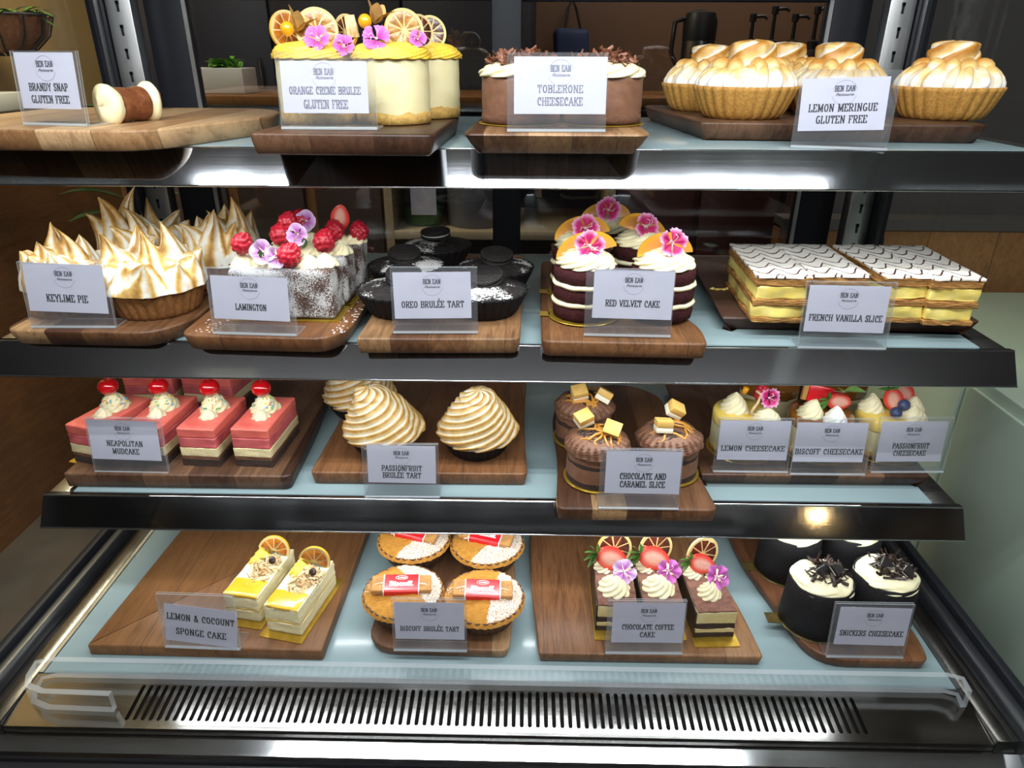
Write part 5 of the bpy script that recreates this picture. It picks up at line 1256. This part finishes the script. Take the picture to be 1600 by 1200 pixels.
coffee_cake('chocolate coffee bar at the left, its corner behind the sign', .1535, -.008, R_(-1), 1, flesh_dark)
coffee_cake('chocolate coffee bar in the middle with a bright pink flower', .2110, -.006, R_(1), 2, flesh_dark)
coffee_cake('chocolate coffee bar at the right, right of its sign', .2735, -.016, R_(3), 3, flesh_dark)
sign('acrylic sign reading CHOCOLATE COFFEE CAKE', (.1355, -.0965), (.2305, -.0955), SD, [('CHOCOLATE COFFEE', .40, .0072, .063), ('CAKE', .21, .0072, .018)], (.0065, .001, .0160, .0740), H=.078)

def black_cake(lab, x, y, seed, kind):
    t = thing('black_cheesecake', lab, 'cake', (x, y, SD), 0, 'black collared cheesecakes')
    m = M().disc(.0455, .0004, .0018, 56)
    if kind in (0, 2): m.box((-.061, -.009, .0004), (-.043, .009, .0018)); m.build('cake_card', gold_black, t)
    m = M().mark().lathe([(.0405, .0018), (.0430, .003), (.0422, .02), (.0408, .045), (.0392, .067), (.0378, .0685), (.036, .066)], 64, lambda th, q, rr, z: (rr*(1+.010*fbm((cos(th)*2, sin(th)*2, z*20), 1.3, seed)), z+(.003*fbm((cos(th)*2, sin(th)*2, 0), 1.1, seed+1) if z > .06 else 0))); m.build('chocolate_collar', crust_black, t, 180)
    m = M(); swirl(m, (0, 0, .0640), .0376, .0130, 6, .35, .05, lambda u: (1-u**3)**.5 if u < 1 else .1, 90, 14, seed=seed, wob=.10); m.build('cream_top', cream, t, 180)
    rng = random.Random(seed)
    if kind < 2:
        m = M(); shreds(m, (.004, .004, .074), 34, .026, .026, .0022, seed, .012, curl=.3); shreds(m, (.006, .002, .075), 60, .022, .014, .0013, seed+2, .010, curl=.5); m.build('chocolate_curls', choc_dark, t, 60, kind='stuff')
        for k in range(2):
            m = M().mark(); a0 = rng.uniform(0, 6); pts = [(0, 0)]+[(.014*cos(a0+q*.3), .014*sin(a0+q*.3)) for q in range(6)]
            m.prism(pts, [(0, 0), (.004, 0)], 0); m.prism(pts, [(.0042, .0006), (.0062, .0006)], 1); m.prism(pts, [(.0064, 0), (.0104, 0)], 0)
            m.k = 0; m.xf((.008-.018*k, -.010+.016*k, .078), (R_(35+30*k), R_(20-40*k), 0)); m.build('cookie_shard', [oreo_bis, cream_white], t, 30)
    else:
        m = M(); shreds(m, (0, 0, .073), 14, .026, .010, .0022, seed, .004); m.build('caramel_pieces', caramel, t, 60, kind='stuff')
        m = M(); shreds(m, (0, 0, .074), 18, .030, .006, .0012, seed+4, .003); m.build('chocolate_flecks', choc_dark, t, 60, kind='stuff')
black_cake('black cheesecake in front, left of its sign', .4150, -.0290, 1, 0)
black_cake('black cheesecake in front, at the right edge of its sign', .5020, -.0180, 2, 1)
black_cake('black cheesecake in the back row on the left', .4130, .0740, 3, 2)
black_cake('black cheesecake in the back row on the right, with a plain cream top', .4985, .0790, 4, 3)
sign('acrylic sign standing before the black collared cheesecakes', (.4075, -.0960), (.5015, -.0960), SD, [('SNICKERS CHEESECAKE', .32, .0074, .076)], (.007, .001, .018, .0720), H=.0785, tilt=R_(-.8))

# loose desiccated coconut and crumbs lying on the boards
rng = random.Random(21); m = M()
for k in range(40):
    x = rng.uniform(-.186, -.168); y = rng.uniform(-.02, .09); m.box((x, y, S2), (x+rng.uniform(.001, .003), y+.0008, S2+.0007))
for k in range(30):
    x = rng.uniform(-.34, -.31); y = rng.uniform(-.02, .03); m.box((x, y, S2), (x+rng.uniform(.001, .0025), y+.0008, S2+.0007))
tag(m.build('coconut_flakes', white_print, None, 0), 'loose coconut flakes fallen on the board beside the lamingtons', 'crumbs', kind='stuff')
